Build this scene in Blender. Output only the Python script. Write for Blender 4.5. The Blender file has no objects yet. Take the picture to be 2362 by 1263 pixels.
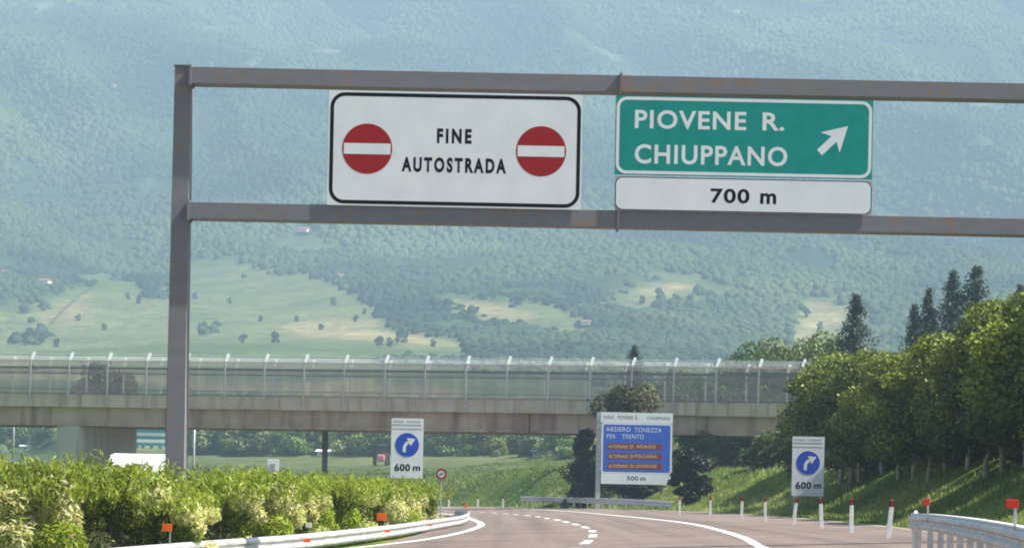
import bpy, bmesh, math, random
import numpy as np
from mathutils import Vector, Matrix

# ------------------------------------------------------------------ camera, sky, sun, exposure
sc = bpy.context.scene
FPX = 6000.0                    # focal length in pixels of the 2362 px wide photograph
CAMH = 1.2
ROLL = math.radians(1.15)
PX0, PY0 = 1181.0, 1139.0       # where the level line of sight meets the photograph
cam_d = bpy.data.cameras.new('camera')
cam = bpy.data.objects.new('camera', cam_d)
sc.collection.objects.link(cam)
cr, sr = math.cos(ROLL), math.sin(ROLL)
cam.matrix_world = Matrix(((cr, -sr, 0, 0), (0, 0, -1, 0), (sr, cr, 0, CAMH), (0, 0, 0, 1)))
cam_d.sensor_width = 36.0
cam_d.lens = 36.0 * FPX / 2362.0
cam_d.shift_y = (PY0 - 631.5) / 2362.0
cam_d.clip_start = 0.2
cam_d.clip_end = 30000
sc.camera = cam

SUN_EL = math.radians(52)
SUN_DIR = Vector((math.cos(SUN_EL) * math.cos(math.radians(-8)), math.cos(SUN_EL) * math.sin(math.radians(-8)), math.sin(SUN_EL)))
w = bpy.data.worlds.new('World')
sc.world = w
w.use_nodes = True
wn = w.node_tree.nodes
sky = wn.new('ShaderNodeTexSky')
sky.sky_type = 'NISHITA'
sky.sun_disc = False
sky.sun_elevation = SUN_EL
sky.sun_rotation = math.atan2(SUN_DIR.x, SUN_DIR.y)
sky.air_density = 1.2
sky.dust_density = 2.0
bg = wn['Background']
bg.inputs['Strength'].default_value = 0.06
w.node_tree.links.new(sky.outputs[0], bg.inputs[0])
sun_d = bpy.data.lights.new('sun', 'SUN')
sun_d.energy = 5.0
sun_d.angle = math.radians(0.5)
sun_d.color = (1.0, 0.95, 0.87)
sun = bpy.data.objects.new('sun', sun_d)
sun.rotation_euler = SUN_DIR.to_track_quat('Z', 'Y').to_euler()
sun.location = (40, -20, 60)
sc.collection.objects.link(sun)
sc.view_settings.view_transform = 'Standard'
sc.view_settings.look = 'None'
sc.view_settings.gamma = 1
sc.view_settings.exposure = 1.45
sc.cycles.use_denoising = True
sc.cycles.filter_width = 1.9
sc.cycles.max_bounces = 8
sc.cycles.volume_bounces = 1
sc.cycles.transparent_max_bounces = 24
HAZE_DENSITY = 0.00029

# ------------------------------------------------------------------ helpers
def tag(o, label=None, cat=None, group=None, kind=None):
    if label: o['label'] = label
    if cat: o['category'] = cat
    if group: o['group'] = group
    if kind: o['kind'] = kind
    return o

def thing(name, loc, label, cat, group=None, rz=0.0):
    o = bpy.data.objects.new(name, None)
    o.empty_display_size = 0.2
    sc.collection.objects.link(o)
    o.location = loc
    o.rotation_euler = (0, 0, rz)
    return tag(o, label, cat, group)

def link(name, me, mat, parent=None):
    o = bpy.data.objects.new(name, me)
    sc.collection.objects.link(o)
    if mat:
        me.materials.clear()
        for m in (mat if isinstance(mat, (list, tuple)) else [mat]):
            me.materials.append(m)
    if parent: o.parent = parent
    return o

def copy_tree(src, loc, rz=0.0, scale=None, label=None, group=None):
    r = src.copy(); sc.collection.objects.link(r)
    r.location = loc; r.rotation_euler = (0, 0, rz)
    if scale is not None:
        r.scale = scale if hasattr(scale, '__len__') else (scale,) * 3
    if label: r['label'] = label
    if group: r['group'] = group
    for ch in list(src.children):
        c = ch.copy(); sc.collection.objects.link(c); c.parent = r
        for g in list(ch.children):
            d = g.copy(); sc.collection.objects.link(d); d.parent = c
    return r

def srgb(r, g, b):
    f = lambda c: (c / 255.0 / 12.92) if c / 255.0 <= 0.04045 else ((c / 255.0 + 0.055) / 1.055) ** 2.4
    return (f(r), f(g), f(b))

class MB:
    """collects geometry in local coordinates and links it as one mesh"""
    def __init__(s): s.v = []; s.f = []
    def add(s, vs, fs):
        n = len(s.v); s.v += [tuple(p) for p in vs]; s.f += [tuple(i + n for i in f) for f in fs]
        return s
    def box(s, c, d, rz=0.0, taper=1.0, rx=0.0, ry=0.0):
        M = Matrix.Translation(c) @ Matrix.Rotation(rz, 4, 'Z') @ Matrix.Rotation(ry, 4, 'Y') @ Matrix.Rotation(rx, 4, 'X')
        vs = []
        for z in (-.5, .5):
            t = 1.0 if z < 0 else taper
            for x, y in ((-.5, -.5), (.5, -.5), (.5, .5), (-.5, .5)):
                vs.append(M @ Vector((x * d[0] * t, y * d[1] * t, z * d[2])))
        return s.add(vs, [(3, 2, 1, 0), (4, 5, 6, 7), (0, 1, 5, 4), (1, 2, 6, 5), (2, 3, 7, 6), (3, 0, 4, 7)])
    def tube(s, pts, rad, n=8, cap=True):
        pts = [Vector(p) for p in pts]
        rad = rad if hasattr(rad, '__len__') else [rad] * len(pts)
        rings = []
        for i, p in enumerate(pts):
            t = (pts[min(i + 1, len(pts) - 1)] - pts[max(i - 1, 0)]).normalized()
            a = Vector((1, 0, 0)) if abs(t.x) < 0.8 else Vector((0, 1, 0))
            u = t.cross(a).normalized(); v = t.cross(u)
            rings.append([p + (u * math.cos(2 * math.pi * k / n) + v * math.sin(2 * math.pi * k / n)) * rad[i] for k in range(n)])
        vs = [q for r in rings for q in r]; fs = []
        for i in range(len(pts) - 1):
            for k in range(n):
                a = i * n + k; b = i * n + (k + 1) % n
                fs.append((a, b, b + n, a + n))
        if cap:
            fs.append(tuple(range(n))[::-1]); fs.append(tuple(range((len(pts) - 1) * n, len(pts) * n)))
        return s.add(vs, fs)
    def sweep(s, path, prof, closed=True):
        """path: world points; prof: (side, up) pairs, side to the right of travel"""
        path = [Vector(p) for p in path]; m = len(prof); vs = []; fs = []
        for i, p in enumerate(path):
            t = path[min(i + 1, len(path) - 1)] - path[max(i - 1, 0)]; t.z = 0; t.normalize()
            r = Vector((t.y, -t.x, 0))
            for a, b in prof: vs.append(p + r * a + Vector((0, 0, b)))
        for i in range(len(path) - 1):
            for k in range(m if closed else m - 1):
                a = i * m + k; b = i * m + (k + 1) % m
                fs.append((a, b, b + m, a + m))
        if closed:
            fs.append(tuple(range(m))[::-1]); fs.append(tuple(range((len(path) - 1) * m, len(path) * m)))
        return s.add(vs, fs)
    def xz(s, loop, y0, y1):
        """extrude an outline given in x,z between two y planes (y0 in front)"""
        n = len(loop)
        vs = [(x, y0, z) for x, z in loop] + [(x, y1, z) for x, z in loop]
        fs = [tuple(range(n)), tuple(range(2 * n - 1, n - 1, -1))]
        fs += [(i, i + n, (i + 1) % n + n, (i + 1) % n) for i in range(n)]
        return s.add(vs, fs)
    def ring(s, outer, inner, y0, y1):
        n = len(outer)
        vs = [(x, y0, z) for x, z in outer] + [(x, y0, z) for x, z in inner] + [(x, y1, z) for x, z in outer] + [(x, y1, z) for x, z in inner]
        fs = []
        for i in range(n):
            j = (i + 1) % n
            fs += [(i, j, j + n, i + n), (i + 2 * n, i + 3 * n, j + 3 * n, j + 2 * n), (i, i + 2 * n, j + 2 * n, j), (i + n, j + n, j + 3 * n, i + 3 * n)]
        return s.add(vs, fs)
    def mesh(s, name):
        me = bpy.data.meshes.new(name); me.from_pydata(s.v, [], s.f); me.update()
        bm = bmesh.new(); bm.from_mesh(me); bmesh.ops.recalc_face_normals(bm, faces=bm.faces); bm.to_mesh(me); bm.free()
        return me
    def build(s, name, mat, parent=None, world=False, smooth=False, bevel=0.0):
        if world and parent is not None:
            L = parent.location; s.v = [(x - L.x, y - L.y, z - L.z) for x, y, z in s.v]
        me = s.mesh(name)
        if smooth: me.shade_smooth()
        o = link(name, me, mat, parent)
        if bevel:
            b = o.modifiers.new('bevel', 'BEVEL'); b.width = bevel; b.segments = 2; b.limit_method = 'ANGLE'
        return o

def rrect(w_, h_, r, cx=0.0, cz=0.0, n=7):
    out = []
    for sx, sz, a0 in ((1, 1, 0), (-1, 1, 90), (-1, -1, 180), (1, -1, 270)):
        for k in range(n + 1):
            a = math.radians(a0 + 90.0 * k / n)
            out.append((cx + sx * (w_ / 2 - r) + r * math.cos(a), cz + sz * (h_ / 2 - r) + r * math.sin(a)))
    return out

def circ(r, cx, cz, n=40):
    return [(cx + r * math.cos(2 * math.pi * k / n), cz + r * math.sin(2 * math.pi * k / n)) for k in range(n)]

def text_part(name, body, cx, cz, wid, hei, y, mat, parent, bold=0.02, spacing=1.1, depth=0.004):
    """lettering fitted to wid x hei (cap height), centred at cx, cz on the plane y"""
    c = bpy.data.curves.new(name, 'FONT'); c.body = body; c.size = 1.0; c.space_character = spacing; c.offset = bold
    c.space_word = 1.5
    c.resolution_u = 4
    o = bpy.data.objects.new(name, c); sc.collection.objects.link(o)
    bpy.context.view_layer.update()
    me = bpy.data.meshes.new_from_object(o.evaluated_get(bpy.context.evaluated_depsgraph_get()))
    bpy.data.objects.remove(o); bpy.data.curves.remove(c)
    xs = [v.co.x for v in me.vertices]; ys = [v.co.y for v in me.vertices]
    x0, x1, y0, y1 = min(xs), max(xs), min(ys), max(ys)
    for v in me.vertices:
        v.co = Vector((cx + ((v.co.x - x0) / (x1 - x0) - .5) * wid, y, cz + ((v.co.y - y0) / (y1 - y0) - .5) * hei))
    return link(name, me, mat, parent)

def ray(px, py):
    u = px - PX0; v = PY0 - py
    return (u * cr - v * sr) / FPX, (u * sr + v * cr) / FPX
def at(px, py, D):
    a, b = ray(px, py); return Vector((a * D, D, CAMH + b * D))
def project(X, Y, Z):
    a = X / Y * FPX; b = (Z - CAMH) / Y * FPX
    return PX0 + a * cr + b * sr, PY0 - (b * cr - a * sr)

# ------------------------------------------------------------------ numpy noise
def _hash(i, j, seed):
    n = (i.astype(np.int64) * 374761393 + j.astype(np.int64) * 668265263 + seed * 1274126177) & 0x7fffffff
    n = ((n ^ (n >> 13)) * 1274126177) & 0x7fffffff
    return ((n ^ (n >> 16)) & 0xffff) / 65535.0
def vnoise(x, y, seed=0):
    i = np.floor(x); j = np.floor(y); fx = x - i; fy = y - j
    fx = fx * fx * (3 - 2 * fx); fy = fy * fy * (3 - 2 * fy)
    a = _hash(i, j, seed); b = _hash(i + 1, j, seed); c = _hash(i, j + 1, seed); d = _hash(i + 1, j + 1, seed)
    return (a * (1 - fx) + b * fx) * (1 - fy) + (c * (1 - fx) + d * fx) * fy
def fbm(x, y, o=4, seed=0):
    s = 0; amp = .5; t = 0
    for k in range(o):
        s = s + amp * vnoise(x, y, seed + k); t += amp; amp *= .5; x = x * 2.03; y = y * 2.03
    return s / t
def sstep(x): x = np.clip(x, 0, 1); return x * x * (3 - 2 * x)

# ------------------------------------------------------------------ materials
def nt_new(name):
    m = bpy.data.materials.new(name); m.use_nodes = True
    nt = m.node_tree; return m, nt, nt.nodes, nt.links, nt.nodes['Principled BSDF']

def mat(name, col, col2=None, scale=3.0, rough=0.7, metal=0.0, bump=0.0, spec=0.3, stretch=(1, 1, 1), lo=.35, hi=.65, detail=5):
    m, nt, N, L, P = nt_new(name)
    P.inputs['Roughness'].default_value = rough; P.inputs['Metallic'].default_value = metal
    P.inputs['Specular IOR Level'].default_value = spec
    P.inputs['Base Color'].default_value = (*col, 1)
    if col2:
        tc = N.new('ShaderNodeTexCoord'); mp = N.new('ShaderNodeMapping'); mp.inputs['Scale'].default_value = stretch
        nz = N.new('ShaderNodeTexNoise'); nz.inputs['Scale'].default_value = scale; nz.inputs['Detail'].default_value = detail
        rp = N.new('ShaderNodeValToRGB'); rp.color_ramp.elements[0].position = lo; rp.color_ramp.elements[1].position = hi
        rp.color_ramp.elements[0].color = (*col, 1); rp.color_ramp.elements[1].color = (*col2, 1)
        L.new(tc.outputs['Object'], mp.inputs[0]); L.new(mp.outputs[0], nz.inputs['Vector']); L.new(nz.outputs[0], rp.inputs[0])
        L.new(rp.outputs[0], P.inputs['Base Color'])
        if bump:
            b = N.new('ShaderNodeBump'); b.inputs['Strength'].default_value = bump; b.inputs['Distance'].default_value = 0.05
            L.new(nz.outputs[0], b.inputs['Height']); L.new(b.outputs[0], P.inputs['Normal'])
    return m

def leaf_mat(name, trans=0.3, tint=(1, 1, 1), rough=.55):
    m, nt, N, L, P = nt_new(name)
    at_ = N.new('ShaderNodeAttribute'); at_.attribute_name = 'Col'
    oi = N.new('ShaderNodeObjectInfo')
    hs = N.new('ShaderNodeHueSaturation')
    mr = N.new('ShaderNodeMapRange'); mr.inputs[3].default_value = 0.8; mr.inputs[4].default_value = 1.2
    L.new(oi.outputs['Random'], mr.inputs[0]); L.new(mr.outputs[0], hs.inputs['Value'])
    L.new(at_.outputs['Color'], hs.inputs['Color']); L.new(hs.outputs[0], P.inputs['Base Color'])
    P.inputs['Roughness'].default_value = rough; P.inputs['Specular IOR Level'].default_value = 0.3
    tr = N.new('ShaderNodeBsdfTranslucent'); mx = N.new('ShaderNodeMixShader'); mx.inputs[0].default_value = trans
    L.new(hs.outputs[0], tr.inputs[0]); L.new(P.outputs[0], mx.inputs[1]); L.new(tr.outputs[0], mx.inputs[2])
    L.new(mx.outputs[0], N['Material Output'].inputs[0])
    return m

M_white = mat('white_paint', (.78, .79, .8), (.7, .72, .73), 2.0, rough=.45)
M_signw = mat('sign_white', (.76, .78, .81), (.70, .72, .75), 1.3, rough=.5)
M_seam = mat('panel_seam', (.58, .60, .62))
M_black = mat('sign_black', (.008, .008, .012), rough=.7, spec=.1)
M_red = mat('sign_red', (.34, .006, .010), (.30, .005, .009), 4, rough=.5)
M_green = mat('sign_green', (.0, .27, .24), (.0, .24, .21), 2.5, rough=.5)
M_blue = mat('sign_blue', (.03, .10, .55), (.04, .12, .50), 3, rough=.5)
M_mbd = mat('sign_disc_blue', (.02, .075, .48), rough=.5)
M_brown = mat('sign_brown', (.2, .035, .02), rough=.6)
M_cream = mat('sign_cream', (.75, .62, .35), rough=.6)
M_galv = mat('galvanised_steel', (.50, .51, .52), (.36, .36, .38), 6, rough=.42, metal=.35, bump=.1)
M_rail = mat('guardrail_steel', (.62, .62, .64), (.42, .41, .44), 2.2, rough=.4, metal=.25, stretch=(.6, .6, 3))
M_post = mat('dull_steel', (.2, .2, .21), (.13, .13, .14), 5, rough=.6, metal=.3)
M_backs = mat('sign_back', (.35, .36, .37), (.28, .28, .3), 3, rough=.5)
M_orange = mat('orange_reflector', (.95, .17, .015), (.85, .12, .012), 30, rough=.35)
M_redref = mat('red_reflector', (.62, .025, .015), (.45, .02, .012), 30, rough=.35)
M_whitep = mat('white_plastic', (.82, .83, .82), (.66, .66, .62), 7, rough=.5)
M_trunk = mat('bark', (.16, .13, .1), (.07, .055, .045), 5, rough=.9, stretch=(3, 3, .6), bump=.5)
M_palebark = mat('pale_bark', (.58, .56, .48), (.24, .22, .18), 4, rough=.9, stretch=(3, 3, .8), bump=.4)
M_leaf = leaf_mat('leaves', .2)
M_needle = leaf_mat('needles', .1)
M_bush = leaf_mat('oleander_leaves', .42)
M_roof = mat('roof_tiles', (.34, .14, .09), (.24, .1, .07), 1.5, rough=.8)
M_wall = mat('pale_plaster', (.7, .68, .62), (.6, .58, .52), .8, rough=.9)
M_glass = mat('dark_glass', (.03, .04, .05), rough=.12, spec=.6)
M_rubber = mat('rubber', (.025, .024, .024), rough=.8)
M_line = mat('road_paint', (.8, .8, .78), (.5, .48, .46), 9, rough=.7, lo=.3, hi=.85)

def rust_steel():
    m, nt, N, L, P = nt_new('weathered_gantry_steel')
    tc = N.new('ShaderNodeTexCoord')
    def nz(scale, st, det=6):
        mp = N.new('ShaderNodeMapping'); mp.inputs['Scale'].default_value = st
        n = N.new('ShaderNodeTexNoise'); n.inputs['Scale'].default_value = scale; n.inputs['Detail'].default_value = det
        L.new(tc.outputs['Object'], mp.inputs[0]); L.new(mp.outputs[0], n.inputs['Vector']); return n
    a = nz(2.0, (1, 1, 3)); r1 = N.new('ShaderNodeValToRGB')
    r1.color_ramp.elements[0].color = (.155, .152, .172, 1); r1.color_ramp.elements[1].color = (.225, .218, .242, 1)
    L.new(a.outputs[0], r1.inputs[0])
    b = nz(1.0, (.55, .5, 5)); c = nz(1.0, (6, 3, .5))
    ad = N.new('ShaderNodeMath'); ad.operation = 'MULTIPLY'; L.new(b.outputs[0], ad.inputs[0]); L.new(c.outputs[0], ad.inputs[1])
    rr = N.new('ShaderNodeMapRange'); rr.inputs[1].default_value = .29; rr.inputs[2].default_value = .42; rr.inputs[4].default_value = .55
    L.new(ad.outputs[0], rr.inputs[0])
    mx = N.new('ShaderNodeMixRGB'); mx.inputs[2].default_value = (.30, .16, .06, 1)
    L.new(rr.outputs[0], mx.inputs[0]); L.new(r1.outputs[0], mx.inputs[1]); L.new(mx.outputs[0], P.inputs['Base Color'])
    P.inputs['Roughness'].default_value = .6; P.inputs['Specular IOR Level'].default_value = .25
    return m
M_gantry = rust_steel()

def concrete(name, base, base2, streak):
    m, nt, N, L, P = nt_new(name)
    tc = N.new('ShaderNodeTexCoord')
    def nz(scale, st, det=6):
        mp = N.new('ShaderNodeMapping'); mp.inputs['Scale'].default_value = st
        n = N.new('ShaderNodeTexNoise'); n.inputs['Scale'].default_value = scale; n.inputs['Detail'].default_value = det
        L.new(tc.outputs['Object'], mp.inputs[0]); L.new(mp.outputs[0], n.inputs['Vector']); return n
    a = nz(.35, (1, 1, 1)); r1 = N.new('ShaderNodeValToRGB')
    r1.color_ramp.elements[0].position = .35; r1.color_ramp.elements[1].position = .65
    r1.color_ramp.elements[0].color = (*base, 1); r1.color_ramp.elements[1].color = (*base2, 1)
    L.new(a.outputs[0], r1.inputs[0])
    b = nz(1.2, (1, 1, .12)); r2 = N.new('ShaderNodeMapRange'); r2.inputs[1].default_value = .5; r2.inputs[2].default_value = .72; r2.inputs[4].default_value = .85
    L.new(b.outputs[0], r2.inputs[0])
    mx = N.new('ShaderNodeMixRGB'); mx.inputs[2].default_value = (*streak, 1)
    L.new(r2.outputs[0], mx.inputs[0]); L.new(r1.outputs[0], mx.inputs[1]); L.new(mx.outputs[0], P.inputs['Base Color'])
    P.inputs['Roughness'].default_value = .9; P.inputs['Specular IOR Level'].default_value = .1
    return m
M_conc = concrete('bridge_concrete', (.44, .36, .29), (.56, .475, .39), (.25, .19, .15))
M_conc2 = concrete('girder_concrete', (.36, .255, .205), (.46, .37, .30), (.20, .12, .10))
M_conc3 = concrete('pier_concrete', (.42, .41, .40), (.48, .47, .46), (.3, .29, .28))

def mesh_mat(name, col, cells, cover):
    """woven wire: thin wires with open cells between them"""
    m, nt, N, L, P = nt_new(name)
    P.inputs['Base Color'].default_value = (*col, 1); P.inputs['Roughness'].default_value = .5; P.inputs['Metallic'].default_value = .2
    uv = N.new('ShaderNodeUVMap'); sp = N.new('ShaderNodeSeparateXYZ'); L.new(uv.outputs[0], sp.inputs[0])
    outs = []
    for k in (0, 1):
        mu = N.new('ShaderNodeMath'); mu.operation = 'MULTIPLY'; mu.inputs[1].default_value = cells; L.new(sp.outputs[k], mu.inputs[0])
        fr = N.new('ShaderNodeMath'); fr.operation = 'FRACT'; L.new(mu.outputs[0], fr.inputs[0])
        lt = N.new('ShaderNodeMath'); lt.operation = 'LESS_THAN'; lt.inputs[1].default_value = cover; L.new(fr.outputs[0], lt.inputs[0]); outs.append(lt)
    mxm = N.new('ShaderNodeMath'); mxm.operation = 'MAXIMUM'; L.new(outs[0].outputs[0], mxm.inputs[0]); L.new(outs[1].outputs[0], mxm.inputs[1])
    L.new(mxm.outputs[0], P.inputs['Alpha'])
    return m
M_mesh = mesh_mat('wire_mesh', (.19, .20, .21), 12, .25)
M_meshsun = mesh_mat('wire_mesh_sunlit', (.75, .78, .8), 12, .12)  # whitish copy of the wire mesh, sun on the tilted top put into its colour

# ------------------------------------------------------------------ terrain shape
def zbase(X): return .04 * np.clip(X, -8, 14) - .25
def ground_px(px, py, up=0.0):
    """where the line of sight through a photo pixel meets the road plane (raised by up)"""
    a, b = ray(px, py); D = 100.0
    for _ in range(60):
        z = float(zbase(a * D)) + up
        D = .5 * D + .5 * min(max((z - CAMH) / b, 8), 600) if b < -1e-5 else 600
    return Vector((a * D, D, float(zbase(a * D)) + up))

def smooth_path(pts, n=8):
    """Catmull-Rom through points"""
    P = [Vector(p) for p in pts]; P = [P[0] * 2 - P[1]] + P + [P[-1] * 2 - P[-2]]; out = []
    for i in range(1, len(P) - 2):
        for k in range(n):
            t = k / n
            out.append(.5 * ((2 * P[i]) + (-P[i - 1] + P[i + 1]) * t + (2 * P[i - 1] - 5 * P[i] + 4 * P[i + 1] - P[i + 2]) * t * t + (-P[i - 1] + 3 * P[i] - 3 * P[i + 1] + P[i + 2]) * t ** 3))
    out.append(P[-2]); return out

# outer edge of the asphalt (x as a function of y)
EDGE = [(-80, 5.0), (0, 9.2), (40, 11.0), (70, 12.3), (100, 13.2), (130, 13.3), (160, 12.5), (190, 10.8), (225, 7.2), (270, 1.2), (330, -8.5),
        (400, -24), (470, -45), (560, -79), (680, -135), (800, -205), (950, -310)]
EY = np.array([e[0] for e in EDGE], float); EX = np.array([e[1] for e in EDGE], float)
_sp = smooth_path([(x, y, 0) for y, x in EDGE], 10)
SPX = np.array([p.x for p in _sp]); SPY = np.array([p.y for p in _sp])
def edge_x(y): return float(np.interp(y, SPY, SPX))
def sdist(X, Y):
    """signed distance from the outer asphalt edge, positive on the outer side"""
    X = np.asarray(X, float); Y = np.asarray(Y, float); sh = X.shape; X = X.ravel(); Y = Y.ravel()
    ex = np.interp(Y, SPY, SPX); g = (np.interp(Y + 2, SPY, SPX) - np.interp(Y - 2, SPY, SPX)) / 4
    return ((X - ex) / np.sqrt(1 + g * g)).reshape(sh)
HY = np.array([0, 430, 600, 800, 1200, 1600, 2300, 3000, 3600, 4100, 4350, 5000, 6500], float)
HZ = np.array([0, 0, 4, 15, 52, 88, 205, 420, 650, 850, 900, 860, 700], float)
def terrain(X, Y):
    X = np.asarray(X, float); Y = np.asarray(Y, float)
    s = sdist(X, Y)
    z = zbase(X)
    z = z + (3.3 + 1.1 * sstep((Y - 260) / 60)) * sstep((s - 3.0) / 8.0) + 2.4 * sstep((s - 12) / 60.) * sstep((Y - 300) / 90.) + .012 * np.clip(s - 20, 0, 150) * sstep((Y - 300) / 100)
    sl = -s - 44
    z = z + 4.6 * sstep(sl / 12.0)
    z = z + .25 * (fbm(X / 7, Y / 7, 3, 5) - .5) * sstep((np.abs(s + 17) - 24) / 6) * 2
    z = z + np.interp(Y, HY, HZ)
    k = np.clip((Y - 1100) / 2200, 0, 1)
    z = z + k * 170 * (fbm(X / 620 + 3, Y / 900, 4, 11) - .5) + np.clip((Y - 900) / 800, 0, 1) * 26 * (fbm(X / 170, Y / 210, 3, 21) - .5)
    gl = np.abs(fbm(X / 330 + Y / 900, Y / 1500, 3, 44) - .5) * 2
    z = z + np.clip((Y - 1900) / 900, 0, 1) * 95 * (np.clip(gl * 2.2, 0, 1) - .5)
    return z
def tz(x, y): return float(terrain(np.array([x]), np.array([y]))[0])
def on_ground(px, D):
    a = (px - PX0) / FPX; x = a * D; z = tz(x, D)
    for _ in range(3):
        b = (z - CAMH) / D * FPX; x = ((px - PX0) - b * sr) / cr / FPX * D; z = tz(x, D)
    return Vector((x, D, z))
def hit_ground(px, py, d0=60, d1=4000):
    """march the line of sight through a pixel to the terrain"""
    a, b = ray(px, py); D = np.geomspace(d0, d1, 4000)
    t = terrain(a * D, D); below = (CAMH + b * D) < t
    i = int(np.argmax(below)) if below.any() else len(D) - 1
    return Vector((a * D[i], D[i], float(t[i])))

# terrain sheet: fine columns inside the view, coarse outside, rows denser near
tcol = np.concatenate([-np.geomspace(1.4, .245, 26), np.linspace(-.235, .235, 760), np.geomspace(.245, 1.4, 26)])
rows = np.concatenate([np.linspace(-140, 40, 20), np.linspace(43, 420, 190), np.linspace(424, 1200, 150), np.linspace(1206, 4420, 600), np.geomspace(4460, 6500, 14)])
YY, TT = np.meshgrid(rows, tcol, indexing='ij')
XX = TT * (YY + 200 * np.exp(-np.clip(YY, 0, None) / 700.))
XX = np.where(YY < 0, TT * (200), XX)
ZZ = terrain(XX, YY)

def poly_mask(px, py, poly):
    inside = np.zeros(px.shape, bool); n = len(poly)
    for i in range(n):
        x1, y1 = poly[i]; x2, y2 = poly[(i + 1) % n]
        if y1 == y2: continue
        c = ((y1 > py) != (y2 > py)) & (px < (x2 - x1) * (py - y1) / (y2 - y1) + x1)
        inside ^= c
    return inside
with np.errstate(divide='ignore', invalid='ignore'):
    Ys = np.maximum(YY, 1.0)
    A = XX / Ys * FPX; B = (ZZ - CAMH) / Ys * FPX
    PXm = PX0 + A * cr + B * sr; PYm = PY0 - (B * cr - A * sr)
jx = (fbm(XX / 60, YY / 90, 4, 31) - .5) * 70; jy = (fbm(XX / 60, YY / 90, 4, 41) - .5) * 46
qx = PXm + jx; qy = PYm + jy
GREENF = [[(-400, 700), (0, 700), (140, 670), (240, 640), (320, 655), (360, 700), (420, 690), (395, 640), (330, 600), (440, 585), (560, 585), (640, 625), (700, 610), (790, 660),
           (850, 690), (905, 725), (925, 770), (1080, 790), (1090, 850), (-400, 850)],
          [(440, 535), (560, 520), (820, 560), (860, 575), (700, 585), (560, 560)],
          [(1380, 730), (1420, 680), (1540, 625), (1640, 640), (1740, 640), (1680, 690), (1600, 705), (1500, 735)],
          [(1020, 660), (1110, 680), (1240, 700), (1330, 735), (1400, 760), (1330, 775), (1150, 760), (1050, 735)],
          [(1820, 700), (1880, 680), (1980, 690), (2000, 760), (1960, 820), (1800, 820)],
          [(1100, 745), (1240, 735), (1340, 745), (1360, 770), (1200, 768)]]
TANF = [[(1010, 672), (1100, 685), (1180, 708), (1250, 735), (1180, 755), (1100, 750), (1040, 705)],
        [(1400, 722), (1440, 690), (1540, 650), (1620, 650), (1560, 695), (1480, 722)],
        [(640, 752), (820, 748), (960, 762), (1090, 785), (1060, 792), (900, 782), (700, 775)],
        [(1825, 700), (1900, 690), (1950, 715), (1940, 770), (1850, 800), (1815, 760)],
        [(0, 720), (120, 700), (230, 690), (200, 730), (60, 745)],
        [(1290, 745), (1360, 750), (1360, 765), (1290, 762)]]
WOODS = [[(345, 625), (390, 612), (400, 700), (370, 690), (340, 660)], [(20, 765), (70, 755), (115, 775), (110, 795), (20, 792)],
         [(445, 735), (520, 745), (505, 765), (450, 760)], [(560, 590), (640, 600), (630, 622), (570, 612)],
         [(860, 690), (1000, 760), (1070, 775), (900, 745)]]
field = np.zeros(YY.shape); tan = np.zeros(YY.shape)
for p in GREENF: field[poly_mask(qx, qy, p)] = 1
for p in TANF: m_ = poly_mask(qx, qy, p); tan[m_] = 1; field[m_] = 1
for p in WOODS: m_ = poly_mask(qx, qy, p); field[m_] = 0; tan[m_] = 0
# hedgerows and scattered copses break the fields up
cop = fbm(XX / 42, YY / 60, 4, 77)
field[(cop > .80) & (YY > 900) & (tan == 0)] = 0
tan[field == 0] = 0
near = YY < 430
mid = (YY >= 430) & (YY < 1150)
midpatch = fbm(XX / 90 + 7, YY / 120, 3, 55)
field[near] = 1; tan[near] = 0
field[mid] = (midpatch[mid] > .40) | (YY[mid] < 640)
tan[mid] = ((midpatch[mid] > .62) & (YY[mid] > 600)) * 1.
hardfield = field.copy()
def blur(a_, r0, r1, it=3):
    for _ in range(it):
        for ax, r_ in ((0, r0), (1, r1)):
            c_ = np.cumsum(np.concatenate([np.repeat(a_.take([0], ax), r_ + 1, ax), a_, np.repeat(a_.take([-1], ax), r_, ax)], ax), ax)
            n_ = a_.shape[ax]; a_ = (c_.take(range(2 * r_ + 1, 2 * r_ + 1 + n_), ax) - c_.take(range(0, n_), ax)) / (2 * r_ + 1)
    return a_
fb_ = blur(field, 6, 7); tb_ = blur(tan, 4, 6)
fr_ = YY > 430
field = np.where(fr_, sstep((fb_ + (fbm(XX / 26, YY / 40, 4, 99) - .5) * 1.1 - .2) / .6), field); tan = np.where(fr_, sstep((tb_ + (fbm(XX / 30, YY / 20, 4, 98) - .5) * 1.0 - .2) / .8) , tan)
forest = 1 - field
can = vnoise(XX / 9, YY / 14, 3) * .55 + vnoise(XX / 17, YY / 26, 4) * .6 + vnoise(XX / 4.5, YY / 8, 8) * .3
edge_soft = sstep((YY - 500) / 150)
ZZ2 = ZZ + forest * edge_soft * (1.5 + 3 * (can - .5))
# albedo of what grows there
def mixc(a, b, t): return a[None, None, :] * (1 - t[..., None]) + b[None, None, :] * t[..., None]
v1 = fbm(XX / 140, YY / 190, 4, 61); v2 = fbm(XX / 24, YY / 34, 3, 63)
v3 = vnoise(XX / 11, YY / 15, 91)
fcol = mixc(np.array([.018, .036, .018]), np.array([.045, .08, .028]), np.clip((v1 - .35) * 1.7 + (v3 - .5) * .9, 0, 1))
gcol = mixc(np.array([.060, .095, .034]), np.array([.13, .145, .058]), np.clip((v1 - .3) * 2 + (v2 - .5) * .8, 0, 1))
tcolr = mixc(np.array([.17, .15, .075]), np.array([.26, .22, .11]), np.clip((v2 - .3) * 2, 0, 1))
ncol = mixc(np.array([.055, .10, .010]), np.array([.15, .185, .024]), np.clip((fbm(XX / 9, YY / 16, 4, 65) - .35) * 2.6, 0, 1))
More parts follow.
